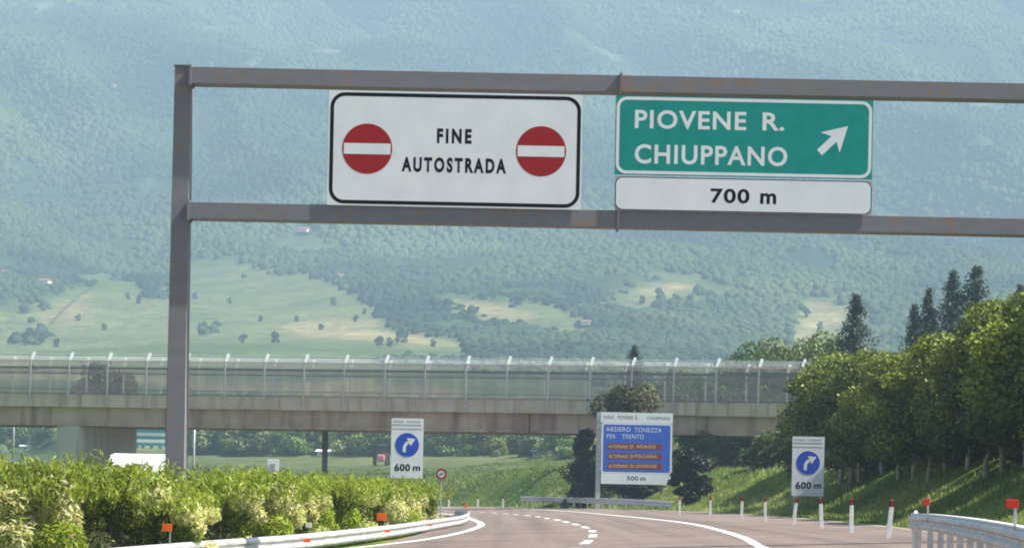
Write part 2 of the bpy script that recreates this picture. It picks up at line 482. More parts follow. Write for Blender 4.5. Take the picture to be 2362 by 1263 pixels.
# dark ploughed strips and rows of the terraces
strip = np.clip((np.sin(YY / 9 + 2.5 * fbm(XX / 120, YY / 160, 2, 71) * 6) * .5 + .5), 0, 1)
gcol = gcol * (1 - .14 * strip[..., None])
scree = np.clip((fbm(XX / 60 + 9, YY / 300, 4, 81) - .66) * 8, 0, 1) * (YY > 2600)
fcol = fcol * (1 - scree[..., None]) + np.array([.12, .13, .11]) * scree[..., None]
col = fcol * forest[..., None] + (1 - forest[..., None]) * (gcol * (1 - tan[..., None]) + tcolr * tan[..., None])
col = np.where((YY < 430)[..., None], ncol, col)
nr, nc = YY.shape
co = np.stack([XX, YY, ZZ2], -1).reshape(-1, 3)
idx = np.arange(nr * nc).reshape(nr, nc)
q = np.stack([idx[:-1, :-1], idx[:-1, 1:], idx[1:, 1:], idx[1:, :-1]], -1).reshape(-1, 4)
def np_mesh(name, co, faces, cols=None, smooth=False):
    me = bpy.data.meshes.new(name); k = faces.shape[1]
    me.vertices.add(len(co)); me.vertices.foreach_set('co', co.astype(np.float32).ravel())
    me.loops.add(faces.size); me.loops.foreach_set('vertex_index', faces.astype(np.int32).ravel())
    me.polygons.add(len(faces)); me.polygons.foreach_set('loop_start', (np.arange(len(faces)) * k).astype(np.int32))
    me.polygons.foreach_set('loop_total', np.full(len(faces), k, np.int32))
    me.update(calc_edges=True)
    if cols is not None:
        a = me.color_attributes.new('Col', 'FLOAT_COLOR', 'POINT')
        a.data.foreach_set('color', np.concatenate([cols, np.ones((len(cols), 1))], 1).astype(np.float32).ravel())
    if smooth: me.shade_smooth()
    return me
me = np_mesh('ground', co, q, col.reshape(-1, 3), smooth=True)
mg, nt, N, L, P = nt_new('ground_and_hills')
at_ = N.new('ShaderNodeAttribute'); at_.attribute_name = 'Col'
tc = N.new('ShaderNodeTexCoord')
n1 = N.new('ShaderNodeTexNoise'); n1.inputs['Scale'].default_value = .11; n1.inputs['Detail'].default_value = 8; n1.inputs['Roughness'].default_value = .7
n2 = N.new('ShaderNodeTexNoise'); n2.inputs['Scale'].default_value = 3.0; n2.inputs['Detail'].default_value = 6; n2.inputs['Roughness'].default_value = .75
L.new(tc.outputs['Object'], n1.inputs['Vector']); L.new(tc.outputs['Object'], n2.inputs['Vector'])
mr = N.new('ShaderNodeMapRange'); mr.inputs[1].default_value = .3; mr.inputs[2].default_value = .7; mr.inputs[3].default_value = .55; mr.inputs[4].default_value = 1.5
mr2 = N.new('ShaderNodeMapRange'); mr2.inputs[1].default_value = .3; mr2.inputs[2].default_value = .7; mr2.inputs[3].default_value = .65; mr2.inputs[4].default_value = 1.35
L.new(n1.outputs[0], mr.inputs[0]); L.new(n2.outputs[0], mr2.inputs[0])
vm = N.new('ShaderNodeVectorMath'); vm.operation = 'SCALE'; L.new(at_.outputs['Color'], vm.inputs[0]); L.new(mr.outputs[0], vm.inputs['Scale'])
vm2 = N.new('ShaderNodeVectorMath'); vm2.operation = 'SCALE'; L.new(vm.outputs[0], vm2.inputs[0]); L.new(mr2.outputs[0], vm2.inputs['Scale'])
L.new(vm2.outputs[0], P.inputs['Base Color'])
P.inputs['Roughness'].default_value = .95; P.inputs['Specular IOR Level'].default_value = .05
bp = N.new('ShaderNodeBump'); bp.inputs['Strength'].default_value = .6; bp.inputs['Distance'].default_value = 3.0
L.new(n1.outputs[0], bp.inputs['Height']); L.new(bp.outputs[0], P.inputs['Normal'])
ground = link('ground', me, mg); tag(ground, kind='structure')

# the wooded slopes: one crown dome per tree, far too many to count
rngf = np.random.default_rng(77)
nf = 300000
Df = (450 ** 1.5 + (4380 ** 1.5 - 450 ** 1.5) * rngf.random(nf)) ** (1 / 1.5)
Tf = rngf.uniform(-.30, .30, nf)
ri = np.clip(np.searchsorted(rows, Df) - 1, 0, len(rows) - 1); Xf0 = Tf * (Df + 200 * np.exp(-Df / 700.))
ci = np.clip(np.searchsorted(tcol, Tf), 0, len(tcol) - 1)
dens = fbm(Xf0 / 70, Df / 110, 3, 17)
keep = (forest[ri, ci] > rngf.random(nf) * .9 + .08) & (rngf.random(nf) < np.where(Df < 1200, .35, 1.0)) & (dens > .30)
Df, Xf, rif, cif = Df[keep], Xf0[keep], ri[keep], ci[keep]; nk = len(Df)
Zf = terrain(Xf, Df)
grp = fbm(Xf / 95, Df / 130, 3, 19)
rf = rngf.uniform(2.0, 4.2, nk) * np.clip(.45 + Df / 3800., .62, 1.3) * (.85 + .4 * grp)
hf = rf * rngf.uniform(1.15, 1.95, nk)
NS = 6; prof = np.array([(.85, .1), (1.0, .5), (.6, .9)])
ang = np.arange(NS) * 2 * math.pi / NS
vv = []
for r_, z_ in prof:
    jr = rngf.uniform(.72, 1.22, (nk, NS)); aa = ang[None] + rngf.uniform(0, 6.28, (nk, 1)) * 0 + rngf.normal(size=(nk, NS)) * .12
    vv.append(np.stack([Xf[:, None] + np.cos(aa) * r_ * jr * rf[:, None], Df[:, None] + np.sin(aa) * r_ * jr * rf[:, None], Zf[:, None] - 1.0 + hf[:, None] * (z_ + rngf.normal(size=(nk, NS)) * .05)], -1))
vv.append(np.stack([Xf, Df, Zf - 1 + hf * 1.05], -1)[:, None, :])
vall = np.concatenate(vv, 1); per = 3 * NS + 1
fa = []
for ring in range(2):
    for k in range(NS):
        a_ = ring * NS + k; b_ = ring * NS + (k + 1) % NS; fa.append((a_, b_, b_ + NS)); fa.append((a_, b_ + NS, a_ + NS))
for k in range(NS): fa.append((2 * NS + k, 2 * NS + (k + 1) % NS, 3 * NS))
fa = np.array(fa)[None] + (np.arange(nk) * per)[:, None, None]
big = np.clip((fbm(Xf / 260, Df / 330, 3, 23) - .3) * 2.2, 0, 1)
tv = np.clip(.75 * big + .3 * rngf.random(nk) + 1.1 * (grp - .5), 0, 1)[:, None]; tv = np.where((Df < 1200)[:, None], np.clip(tv + .35, 0, 1), tv)
fc = np.array((.010, .026, .018)) * (1 - tv) + np.array((.075, .105, .042)) * tv
me = np_mesh('hillside_forest', vall.reshape(-1, 3), fa.reshape(-1, 3), np.repeat(fc, per, 0), smooth=True)
mfo, nt, N, L, P = nt_new('forest_canopy')
at_ = N.new('ShaderNodeAttribute'); at_.attribute_name = 'Col'
tc = N.new('ShaderNodeTexCoord'); nz_ = N.new('ShaderNodeTexNoise'); nz_.inputs['Scale'].default_value = .55; nz_.inputs['Detail'].default_value = 5
L.new(tc.outputs['Object'], nz_.inputs['Vector'])
mrr = N.new('ShaderNodeMapRange'); mrr.inputs[1].default_value = .3; mrr.inputs[2].default_value = .7; mrr.inputs[3].default_value = .72; mrr.inputs[4].default_value = 1.28; L.new(nz_.outputs[0], mrr.inputs[0])
vmf = N.new('ShaderNodeVectorMath'); vmf.operation = 'SCALE'; L.new(at_.outputs['Color'], vmf.inputs[0]); L.new(mrr.outputs[0], vmf.inputs['Scale'])
L.new(vmf.outputs[0], P.inputs['Base Color']); P.inputs['Roughness'].default_value = .95; P.inputs['Specular IOR Level'].default_value = .03
bpf = N.new('ShaderNodeBump'); bpf.inputs['Strength'].default_value = .4; bpf.inputs['Distance'].default_value = 1.2; L.new(nz_.outputs[0], bpf.inputs['Height']); L.new(bpf.outputs[0], P.inputs['Normal'])
tag(link('hillside_forest', me, mfo), 'dense forest covering the mountain slope behind everything, fading blue in the haze', 'forest', kind='stuff')

# ------------------------------------------------------------------ road
def strip_mesh(left, right, up):
    vs = []; fs = []
    for a, b in zip(left, right):
        vs.append((a[0], a[1], float(zbase(a[0])) + up)); vs.append((b[0], b[1], float(zbase(b[0])) + up))
    for i in range(len(left) - 1):
        fs.append((2 * i, 2 * i + 1, 2 * i + 3, 2 * i + 2))
    return vs, fs
ma, nt, N, L, P = nt_new('asphalt')
tc = N.new('ShaderNodeTexCoord')
na = N.new('ShaderNodeTexNoise'); na.inputs['Scale'].default_value = .25; na.inputs['Detail'].default_value = 8
nb = N.new('ShaderNodeTexNoise'); nb.inputs['Scale'].default_value = 14; nb.inputs['Detail'].default_value = 4
L.new(tc.outputs['Object'], na.inputs['Vector']); L.new(tc.outputs['Object'], nb.inputs['Vector'])
ra = N.new('ShaderNodeValToRGB'); ra.color_ramp.elements[0].position = .3; ra.color_ramp.elements[1].position = .7
ra.color_ramp.elements[0].color = (.142, .108, .092, 1); ra.color_ramp.elements[1].color = (.20, .156, .134, 1)
L.new(na.outputs[0], ra.inputs[0])
rb = N.new('ShaderNodeMapRange'); rb.inputs[1].default_value = .3; rb.inputs[2].default_value = .7; rb.inputs[3].default_value = .8; rb.inputs[4].default_value = 1.2
L.new(nb.outputs[0], rb.inputs[0])
vs_ = N.new('ShaderNodeVectorMath'); vs_.operation = 'SCALE'; L.new(ra.outputs[0], vs_.inputs[0]); L.new(rb.outputs[0], vs_.inputs['Scale'])
mpw = N.new('ShaderNodeMapping'); mpw.inputs['Scale'].default_value = (.9, .012, 1); nw = N.new('ShaderNodeTexNoise'); nw.inputs['Scale'].default_value = 1.0; nw.inputs['Detail'].default_value = 3
L.new(tc.outputs['Object'], mpw.inputs[0]); L.new(mpw.outputs[0], nw.inputs['Vector'])
rw = N.new('ShaderNodeMapRange'); rw.inputs[1].default_value = .35; rw.inputs[2].default_value = .65; rw.inputs[3].default_value = .82; rw.inputs[4].default_value = 1.16
L.new(nw.outputs[0], rw.inputs[0]); vs2 = N.new('ShaderNodeVectorMath'); vs2.operation = 'SCALE'; L.new(vs_.outputs[0], vs2.inputs[0]); L.new(rw.outputs[0], vs2.inputs['Scale'])
L.new(vs2.outputs[0], P.inputs['Base Color']); P.inputs['Roughness'].default_value = .85; P.inputs['Specular IOR Level'].default_value = .2

ys = np.concatenate([np.arange(-75, 420, 4.), np.arange(424, 700, 8.)])
def offset(y, s):
    x = edge_x(y); g = (edge_x(y + 2) - edge_x(y - 2)) / 4; n = math.sqrt(1 + g * g)
    return (x + s / n, y - s * g / n)
def road_strip(name, s0, s1, up, m, seg=3):
    mb = MB()
    cols_ = [[offset(y, s0 + (s1 - s0) * k / seg) for y in ys] for k in range(seg + 1)]
    for k in range(seg):
        v, f = strip_mesh(cols_[k], cols_[k + 1], up); mb.add(v, f)
    o = mb.build(name, m); return tag(o, kind='structure')
road_strip('road', -16.5, 0.0, .05, ma, 14)
road_strip('opposite_road', -38.0, -23.0, .05, ma, 8)
M_gravel = mat('verge_gravel', (.34, .31, .27), (.2, .19, .13), 6, rough=.95)
road_strip('verge_strip', 0.0, .35, .055, M_gravel, 1)

def line_mesh(path, width, name, up=.058):
    mb = MB(); l = []; r = []
    for i, p in enumerate(path):
        t = path[min(i + 1, len(path) - 1)] - path[max(i - 1, 0)]; t.z = 0; t.normalize(); n = Vector((t.y, -t.x, 0))
        l.append(p - n * width / 2); r.append(p + n * width / 2)
    v, f = strip_mesh([(p.x, p.y) for p in l], [(p.x, p.y) for p in r], up); mb.add(v, f)
    return tag(mb.build(name, M_line), kind='structure')
LEFTLINE = [ground_px(*p) for p in ((850, 1263), (960, 1250), (1040, 1236), (1088, 1223), (1110, 1213))]
far = [Vector((*offset(y, -16.0), 0)) for y in (190, 230, 280, 340, 420)]
apex = LEFTLINE[-1]
ll = [apex + Vector((-6.0 - (60 - apex.y) * 0, 0, 0))] if False else []
LL = smooth_path([LEFTLINE[0] + (LEFTLINE[0] - LEFTLINE[1]) * 3] + LEFTLINE + [ground_px(1104, 1205), ground_px(1086, 1198)], 10)
LL += [Vector((LL[-1].x + (edge_x(y) - edge_x(LL[-1].y)) * 1.0, y, 0)) for y in np.arange(LL[-1].y + 5, 420, 6)]
line_mesh(LL, .32, 'edge_line_inner')
RIGHT = [ground_px(*p) for p in ((1750, 1263), (1700, 1238), (1600, 1211), (1500, 1198), (1400, 1188), (1300, 1179), (1205, 1174))]
RR = smooth_path([RIGHT[0] * 2 - RIGHT[1]] + RIGHT, 12)
RR += [Vector((RR[-1].x + (edge_x(y) - edge_x(RR[-1].y)), y, 0)) for y in np.arange(RR[-1].y + 5, 420, 6)]
line_mesh(RR, .27, 'edge_line_outer')
DASH = [ground_px(*p) for p in ((1338, 1263), (1358, 1250), (1368, 1237), (1364, 1225), (1344, 1216), (1324, 1210), (1304, 1205), (1288, 1201), (1264, 1197), (1235, 1192), (1205, 1189), (1175, 1186), (1149, 1184))]
DD = smooth_path([DASH[0] * 2 - DASH[1]] + DASH, 24)
DD += [Vector((DD[-1].x + (edge_x(y) - edge_x(DD[-1].y)), y, 0)) for y in np.arange(DD[-1].y + 1, 330, 1.)]
acc = 0; seg = []; length = 0; mbd = MB()
for i in range(len(DD) - 1):
    d = (DD[i + 1] - DD[i]).length; length += d
    if (length % 10.5) < 5.6: seg.append(DD[i])
    elif len(seg) > 1:
        l = []; r = []
        for k, p in enumerate(seg):
            t = seg[min(k + 1, len(seg) - 1)] - seg[max(k - 1, 0)]; t.z = 0; t.normalize(); n = Vector((t.y, -t.x, 0))
            l.append(p - n * .13); r.append(p + n * .13)
        v, f = strip_mesh([(p.x, p.y) for p in l], [(p.x, p.y) for p in r], .058); mbd.add(v, f); seg = []
    else: seg = []
tag(mbd.build('lane_line', M_line), kind='structure')

# ------------------------------------------------------------------ gantry
GD = 64.0; GS = GD / 43.0
gp = at(406, 1100, GD); GX = gp.x - .0; gz0 = tz(GX, GD)
gan = thing('sign_gantry', (GX, GD, gz0), 'weathered grey steel sign gantry with two rust-stained beams over the motorway', 'sign gantry')
ptop = at(426, 156, GD).z
topz, lowz = at(455, 181, GD).z, at(455, 490, GD).z
H = ptop - gz0
def gpost(x):
    mb = MB(); mb.box((x, 0, H / 2), (.33 * GS, .46 * GS, H), taper=.80); o_ = mb.build('post', M_gantry, gan, bevel=.012)
    MB().box((x, 0, H + .012), (.29 * GS, .40 * GS, .022)).build('cap', M_gantry, o_)
    MB().box((x, 0, .02), (.8, .9, .05)).build('base_plate', M_gantry, o_)
gpost(0)
XR = 20.0; JX = at(1430, 200, GD).x - GX
for nm, zc in (('top_beam', topz - gz0), ('bottom_beam', lowz - gz0)):
    x0 = .33 * GS * (1 - .2 * zc / H) / 2
    for a, b in ((x0 + .05, JX - .03), (JX + .03, XR - .2 - GX)):
        MB().box(((a + b) / 2, -.24, zc), (b - a, .60, .275 * GS)).build(nm, M_gantry, gan, bevel=.01)
    MB().box((x0 + .025, -.24, zc), (.06, .68, .33 * GS)).build('end_plate', M_gantry, gan)
    for dx in (-.016, .016):
        MB().box((JX + dx, -.24, zc), (.026, .72, .35 * GS)).build('joint_flange', M_gantry, gan)
gpost(XR - GX)

# overhead signs, in front of the beams
def sign_frame(name, px0, px1, py0, py1, D, label, cat, group=None):
    """a sign thing whose origin is its centre; returns the thing and a pixel -> local x,z map"""
    c = at((px0 + px1) / 2, (py0 + py1) / 2, D); k = D / FPX
    t = thing(name, c, label, cat, group)
    def loc(px, py):
        p = at(px, py, D); return (p.x - c.x, p.z - c.z)
    return t, k * (px1 - px0), k * (py1 - py0), loc, k
SD = GD - .60
t, W, Hh, loc, k = sign_frame('overhead_sign', 757, 1342, 214, 478, SD, 'white overhead sign reading FINE AUTOSTRADA between two red no entry discs', 'road sign')
MB().xz(rrect(W, Hh, .02), 0, .03).build('panel', M_signw, t)
MB().ring(rrect(W - .07, Hh - .08, .36), rrect(W - .07 - .18, Hh - .08 - .18, .27), -.0016, 0.002).build('border', M_black, t)
for cx, cy in ((847, 343), (1248, 349)):
    x, z = loc(cx, cy); r = 58 * k
    d = MB().xz(circ(r, x, z), -.0022, .0005).build('no_entry_disc', M_red, t)
    MB().xz(rrect(108 * k, 25 * k, .01, x, z), -.0032, -.0021).build('white_bar', M_signw, d)
x, z = loc(1048, 314); text_part('lettering', 'FINE', x, z, 80 * k, 34 * k, -.0016, M_black, t, bold=.045, spacing=1.38)
x, z = loc(1047, 381); text_part('lettering', 'AUTOSTRADA', x, z, 241 * k, 35 * k, -.0016, M_black, t, bold=.045, spacing=1.38)
for xx in (-W * .35, 0, W * .35): MB().box((xx, .055, 0), (.07, .05, Hh - .02)).build('mounting_rail', M_galv, t)

t, W, Hh, loc, k = sign_frame('exit_sign', 1419, 2013, 226, 408, SD, 'green overhead exit sign reading PIOVENE R. CHIUPPANO with a white diagonal arrow', 'road sign')
MB().xz(rrect(W, Hh, .02), 0, .03).build('panel', M_green, t)
MB().ring(rrect(W - .05, Hh - .05, .25), rrect(W - .05 - .15, Hh - .05 - .15, .18), -.0016, 0.002).build('border', M_signw, t)
x, z = loc(1593, 277); text_part('lettering', 'PIOVENE', x, z, 257 * k, 43 * k, -.0016, M_signw, t, bold=.022, spacing=1.12)
x, z = loc(1784, 281); text_part('lettering', 'R.', x, z, 50 * k, 42 * k, -.0016, M_signw, t, bold=.022, spacing=1.05)
x, z = loc(1640, 358); text_part('lettering', 'CHIUPPANO', x, z, 352 * k, 45 * k, -.0016, M_signw, t, bold=.022, spacing=1.12)
def arrow(mb, tip, tail, hw, hl, sw, y0, y1):
    T = Vector(tip); B_ = Vector(tail); d = (T - B_).normalized(); n = Vector((-d.y, d.x)); S = T - d * hl; S2 = S + d * hl * .22
    pts = [T, S - n * hw, S2 - n * sw, B_ - n * sw, B_ + n * sw, S2 + n * sw, S + n * hw]
    mb.xz([(p.x, p.y) for p in pts], y0, y1); return mb
arrow(MB(), loc(1956, 291), loc(1890, 352), 32 * k, 56 * k, 8.5 * k, -.0018, 0).build('arrow', M_signw, t)
t, W, Hh, loc, k = sign_frame('distance_plate', 1418, 2011, 412, 490, SD, 'white distance plate reading 700 m under the green exit sign', 'road sign')
MB().xz(rrect(W, Hh, .02), .004, .03).build('panel', M_backs, t)
MB().xz(rrect(W - .015, Hh - .015, .19), -.0008, .0039).build('border', M_black, t)
MB().xz(rrect(W - .055, Hh - .055, .17), -.0018, -.0007).build('face', M_signw, t)
x, z = loc(1684, 452); text_part('lettering', '700', x, z, 90 * k, 34 * k, -.003, M_black, t, bold=.025, spacing=1.1)
x, z = loc(1772, 458); text_part('lettering', 'm', x, z, 37 * k, 25 * k, -.003, M_black, t, bold=.03)

# ------------------------------------------------------------------ overpass
BL = at(0, 980, 221); BR = at(1850, 1008, 208)
bdir = Vector((BR.x - BL.x, BR.y - BL.y, 0)); bdir.normalize(); bn = Vector((-bdir.y, bdir.x, 0))   # bn points away from the camera
O = Vector((BL.x, BL.y, 0)); brz = math.atan2(bdir.y, bdir.x)
S0, S1 = -45.0, 95.0
bridge = thing('overpass', (O.x, O.y, 0), 'concrete road overpass crossing the motorway with tall fences on both edges', 'bridge', rz=brz)
# local axes: x along the bridge, y away from the camera
DW = 9.5
Lb = S1 - S0; cx = (S0 + S1) / 2
x_ = S0; jr_ = random.Random(3)
while x_ < S1 - 1:
    MB().box((x_ + 2.9, .3 + jr_.uniform(-.012, .012), 8.36 + jr_.uniform(-.015, .015)), (5.77, .6, 1.06)).build('edge_beam', M_conc, bridge); x_ += 5.8
MB().box((cx, .32, 8.90), (Lb, .5, .05)).build('kerb_cap', M_conc3, bridge)
MB().box((cx, DW - .3, 8.36), (Lb, .6, 1.06)).build('edge_beam', M_conc, bridge)
MB().box((cx, DW / 2, 8.12), (Lb, DW - 1.2, .5)).build('deck', M_conc, bridge)
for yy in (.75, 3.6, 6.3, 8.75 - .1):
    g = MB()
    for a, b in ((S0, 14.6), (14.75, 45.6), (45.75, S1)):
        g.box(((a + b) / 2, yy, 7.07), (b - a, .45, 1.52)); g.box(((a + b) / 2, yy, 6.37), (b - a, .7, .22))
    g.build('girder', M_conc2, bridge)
def piers(s, w_=2.3, d_=8.2, rz=.0):
    p = MB(); zt = 6.24; zb = -1.0
    p.box((s, .2 + d_ / 2, (zt + zb) / 2), (w_, d_, zt - zb), rz=rz)
    return p.build('pier', M_conc3, bridge, bevel=.05)
pp = at(150, 1000, 219); sp = (Vector((pp.x, pp.y, 0)) - O).dot(bdir)
piers(sp + .9, 2.2, 8.6, -.28)
cc = at(704, 1000, 214); scn = (Vector((cc.x, cc.y, 0)) - O).dot(bdir)
MB().tube([(scn, 4.5, -1), (scn, 4.5, 6.23)], .24, 14).build('column', M_post, bridge, smooth=True)
MB().tube([(14.62, .45, 7.9), (14.62, .42, 6.2), (14.62, .5, 4.5)], .09, 8).build('drain_pipe', M_post, bridge)
mb = MB(); mb.box((70, 4.7, 3), (4, 9, 6.4)); mb.build('abutment', M_conc3, bridge)
# fences
SP = 3.43
def fence(side, s_off, label):
    y0 = -.03 if side == 0 else DW + .03; out = -1 if side == 0 else 1
    base = O + bn * y0
    f = thing('safety_fence', (base.x, base.y, 0), label, 'fence', 'tall mesh fences on the overpass', rz=brz)
    n0 = int(S0 / SP) + 1; n1 = int(72 / SP)
    for i in range(n0, n1):
        s = s_off + i * SP
        pz = 11.7
        p = MB(); p.box((s, out * .05, (8.05 + pz) / 2), (.14, .12, pz - 8.05)); p.build('post', M_galv, f)
        a = MB(); a.box((s + .15, -out * .12, pz + .44), (.22, .08, .70), rx=out * math.radians(14), ry=math.radians(18)); a.build('bent_arm', M_white, f)
    a, b = S0 + 1, 71
    for z, h_, dy in ((11.12, .15, 0), (8.98, .07, 0), (9.32, .05, 0)):
        MB().box(((a + b) / 2, out * dy, z), (b - a, .05, h_)).build('rail', M_post, f)
    MB().box(((a + b) / 2, -out * .26, 12.2), (b - a, .06, .09)).build('rail', M_galv, f)
    for nm, zz, m in (('mesh_panel', ((0, 8.9), (0, 11.7)), M_mesh), ('top_mesh_panel', ((-out * .05, 11.85), (-out * .30, 12.3)), M_meshsun)):
        mesh = bpy.data.meshes.new(nm)
        vs = [(a, zz[0][0], zz[0][1]), (b, zz[0][0], zz[0][1]), (b, zz[1][0], zz[1][1]), (a, zz[1][0], zz[1][1])]
        mesh.from_pydata(vs, [], [(0, 1, 2, 3)]); uv = mesh.uv_layers.new(name='UVMap')
        hh = math.hypot(zz[1][0] - zz[0][0], zz[1][1] - zz[0][1])
        for li, c in enumerate(((0, 0), (b - a, 0), (b - a, hh), (0, hh))): uv.data[li].uv = c
        link(nm, mesh, m, f)
    return f
s_first = (Vector((at(70, 900, 220.5).x, at(70, 900, 220.5).y, 0)) - O).dot(bdir)
fence(0, s_first, 'tall mesh fence with white bent tops on the near edge of the overpass')
fence(1, s_first + SP * .42, 'mesh fence on the far edge of the overpass, seen through the near one')

BK = 1.19
for o in (bridge, *[q_ for q_ in sc.objects if q_.name.startswith('safety_fence') and q_.parent is None]):
    o.location = (o.location.x * BK, o.location.y * BK, CAMH - CAMH * BK); o.scale = (BK, BK, BK)
# ------------------------------------------------------------------ guardrails
WPROF = [(0, .31), (.035, .30), (.082, .255), (.082, .215), (.03, .175), (.03, .135), (.082, .095), (.082, .055), (.035, .01), (0, 0)]
def wbeam(path, side, m, parent, scale=1.0):
    mb = MB(); prof = [(side * a, b * scale - .31 * scale) for a, b in WPROF] + [(side * (a - .012), b * scale - .31 * scale) for a, b in WPROF[::-1]]
    mb.sweep(path, prof); return mb.build('beam', m, parent, world=True)
def resample(path, step):
    out = [path[0]]; d = 0
    for i in range(1, len(path)):
        seg_ = (path[i] - path[i - 1]); l_ = seg_.length
        while d + l_ >= step:
            t_ = (step - d) / l_; q_ = path[i - 1] + seg_ * t_; out.append(q_)
            path = path[:i - 1] + [q_] + path[i:] if False else path
            seg_ = path[i] - q_; l_ = seg_.length; path = path[:]; path[i - 1] = q_; d = 0
        d += l_
    return out
def guardrail(name, path, side, label, post_step, scale=1.0, off=.14, width=.11):
    g0 = path[0]; t_ = thing(name, (g0.x, g0.y, tz(g0.x, g0.y)), label, 'guardrail', 'steel guardrails along the carriageway')
    wbeam(path, side, M_rail, t_, scale)
    for p in resample(path, post_step):
        i = min(range(len(path)), key=lambda k_: (path[k_] - p).length)
        d = path[min(i + 1, len(path) - 1)] - path[max(i - 1, 0)]; n = Vector((d.y, -d.x, 0)).normalized()
        c = p - n * side * off; zg = tz(c.x, c.y) - .1
        mb = MB(); mb.box((c.x, c.y, (p.z - .02 + zg) / 2), (width, width * .8, p.z - .02 - zg), rz=math.atan2(d.y, d.x)); mb.build('post', M_galv, t_, world=True)
        mb = MB(); c2 = p - n * side * .05; mb.box((c2.x, c2.y, p.z - .15 * scale), (.08, .1, .1), rz=math.atan2(d.y, d.x)); mb.build('spacer', M_galv, t_, world=True)
    return t_
def reflector(t_, p, sz, m, stem_to=None):
    if stem_to is not None:
        MB().box((p.x, p.y + .02, (p.z + stem_to) / 2), (.035, .02, abs(p.z - stem_to) + sz[1] * .5)).build('reflector_stem', M_galv, t_, world=True)
    MB().box((p.x - (sz[0] * .3 if stem_to is not None else 0), p.y - .01, p.z), (sz[0], .03, sz[1])).build('reflector', m, t_, world=True, bevel=.006)
# left rail: top edge follows these points of the photograph at a height of 0.52 m over the road plane
LP = [ground_px(px, py, .50) for px, py in ((330, 1257), (500, 1244), (699, 1230), (898, 1210), (1000, 1197), (1060, 1189))]
LPs = smooth_path([LP[0] * 3 - LP[1] * 2, LP[0] * 2 - LP[1]] + LP, 12)
end = LPs[-1]
for y in np.arange(end.y + 4, 190, 5):
    k = y - end.y
    LPs.append(Vector((end.x + .012 * k - .00042 * k * k * 1.2, y, end.z - .0008 * k)))
gl = guardrail('guardrail', LPs, 1, 'long steel guardrail with orange reflectors in front of the hedge', 3.2, 1.38)
def rail_at(px, path):
    best = min(path, key=lambda p: abs(project(p.x, p.y, p.z)[0] - px)); return best
for px, py, s_ in ((705, 1251, .11), (885, 1228, .1), (985, 1217, .09)):
    p = rail_at(px, LPs); reflector(gl, Vector((p.x + .11, p.y - .02, p.z - .17)), (s_ * 1.8, s_), M_orange)
for px, py, sx, sz_ in ((392, 1216, .17, .13), (887, 1191, .17, .13), (1078, 1166, .2, .2)):
    p = rail_at(px, LPs); q_ = at(px, py, p.y); reflector(gl, q_, (sx * p.y / 45 if px < 1000 else .22, sz_ * p.y / 45 if px < 1000 else .2), M_orange, p.z)
# right rail
# the beam faces the road
RP = smooth_path([at(2104, 1186, 54), at(2150, 1188, 50), at(2230, 1197, 42), at(2310, 1210, 34), at(2362, 1221, 29.5), at(2470, 1248, 22)], 8)
grr = guardrail('guardrail', RP, 1, 'steel guardrail starting in the grass at the right edge of the photo', 2.2, 1.0, width=.13)
mb = MB(); mb.sweep([p_ + Vector((0, 0, .0)) for p_ in RP], [(-.09, .0), (.03, .0), (.03, .03), (-.09, .03)]); mb.build('sunlit_lip', M_white, grr, world=True)  # white strip added along the rail top, standing for its sunlit edge
for px, py, D in ((2141, 1157, 51), (2343, 1161, 31.5)):
    q_ = at(px, py, D); p = rail_at(px + 6, RP); q_.y = p.y; q_ = at(px, py, p.y); reflector(grr, q_, (.13 if px < 2200 else .15, .13 if px < 2200 else .1), M_redref, p.z - .1)
tz_ = at(2114, 1178, 54)
MB().box((tz_.x, tz_.y + .08, tz_.z - .06), (.17, .05, .16), taper=.3).build('end_cap', M_whitep, grr, world=True)
MB().box((tz_.x - .03, tz_.y + .0, tz_.z - .46), (.1, .08, .75)).build('end_post', M_whitep, grr, world=True)
# far rail under the blue sign
FP = smooth_path([at(1552, 1156, 190), at(1500, 1152.5, 201), at(1400, 1148, 221), at(1300, 1146, 246), at(1202, 1143.5, 276)], 8)
guardrail('guardrail', FP[::-1], 1, 'dull steel guardrail in the grass below the blue direction sign', 4.0, 1.6)

# ------------------------------------------------------------------ roadside delineators
dl = thing('delineator_post', (0, 0, 0), 'x', 'delineator')
mb = MB(); mb.box((0, 0, .45), (.13, .09, .90), taper=.88); mb.build('post', M_whitep, dl, bevel=.008)
mb = MB(); mb.box((0, 0, .975), (.112, .083, .15)); mb.build('black_band', M_black, dl)
mb = MB(); mb.box((0, -.045, .975), (.055, .014, .09)); mb.build('reflector', M_redref, dl)
mb = MB(); mb.box((0, 0, 1.072), (.11, .08, .044), taper=.6); mb.build('cap', M_brown, dl)
DEL = [(1567, 1187, 'white delineator post just right of the blue sign, past the far guardrail', 0), (1638, 1190, 'white delineator post on the curve, second to the right of the blue sign', 0),
       (1710, 1199, 'white delineator post at the grass edge, third right of the blue sign', .02), (1765, 1204, 'white delineator post just left of the right 600 m sign', -.02),
       (1830, 1211, 'leaning white delineator post before the left leg of the right 600 m board', .1), (1895, 1220, 'white delineator post before the right leg of the right 600 m board', -.05),
       (1963, 1231, 'white delineator post first to the right of the right 600 m sign', .0), (2048, 1243, 'leaning white delineator post nearest the start of the right guardrail', .09),
       (1035, 1163, 'tiny far white delineator post beside the end of the hedge', 0), (1102, 1163, 'tiny far white delineator post, middle of the three at the foot of the bank', 0),
       (1160, 1163, 'tiny far white delineator post nearest the left end of the far guardrail', 0)]
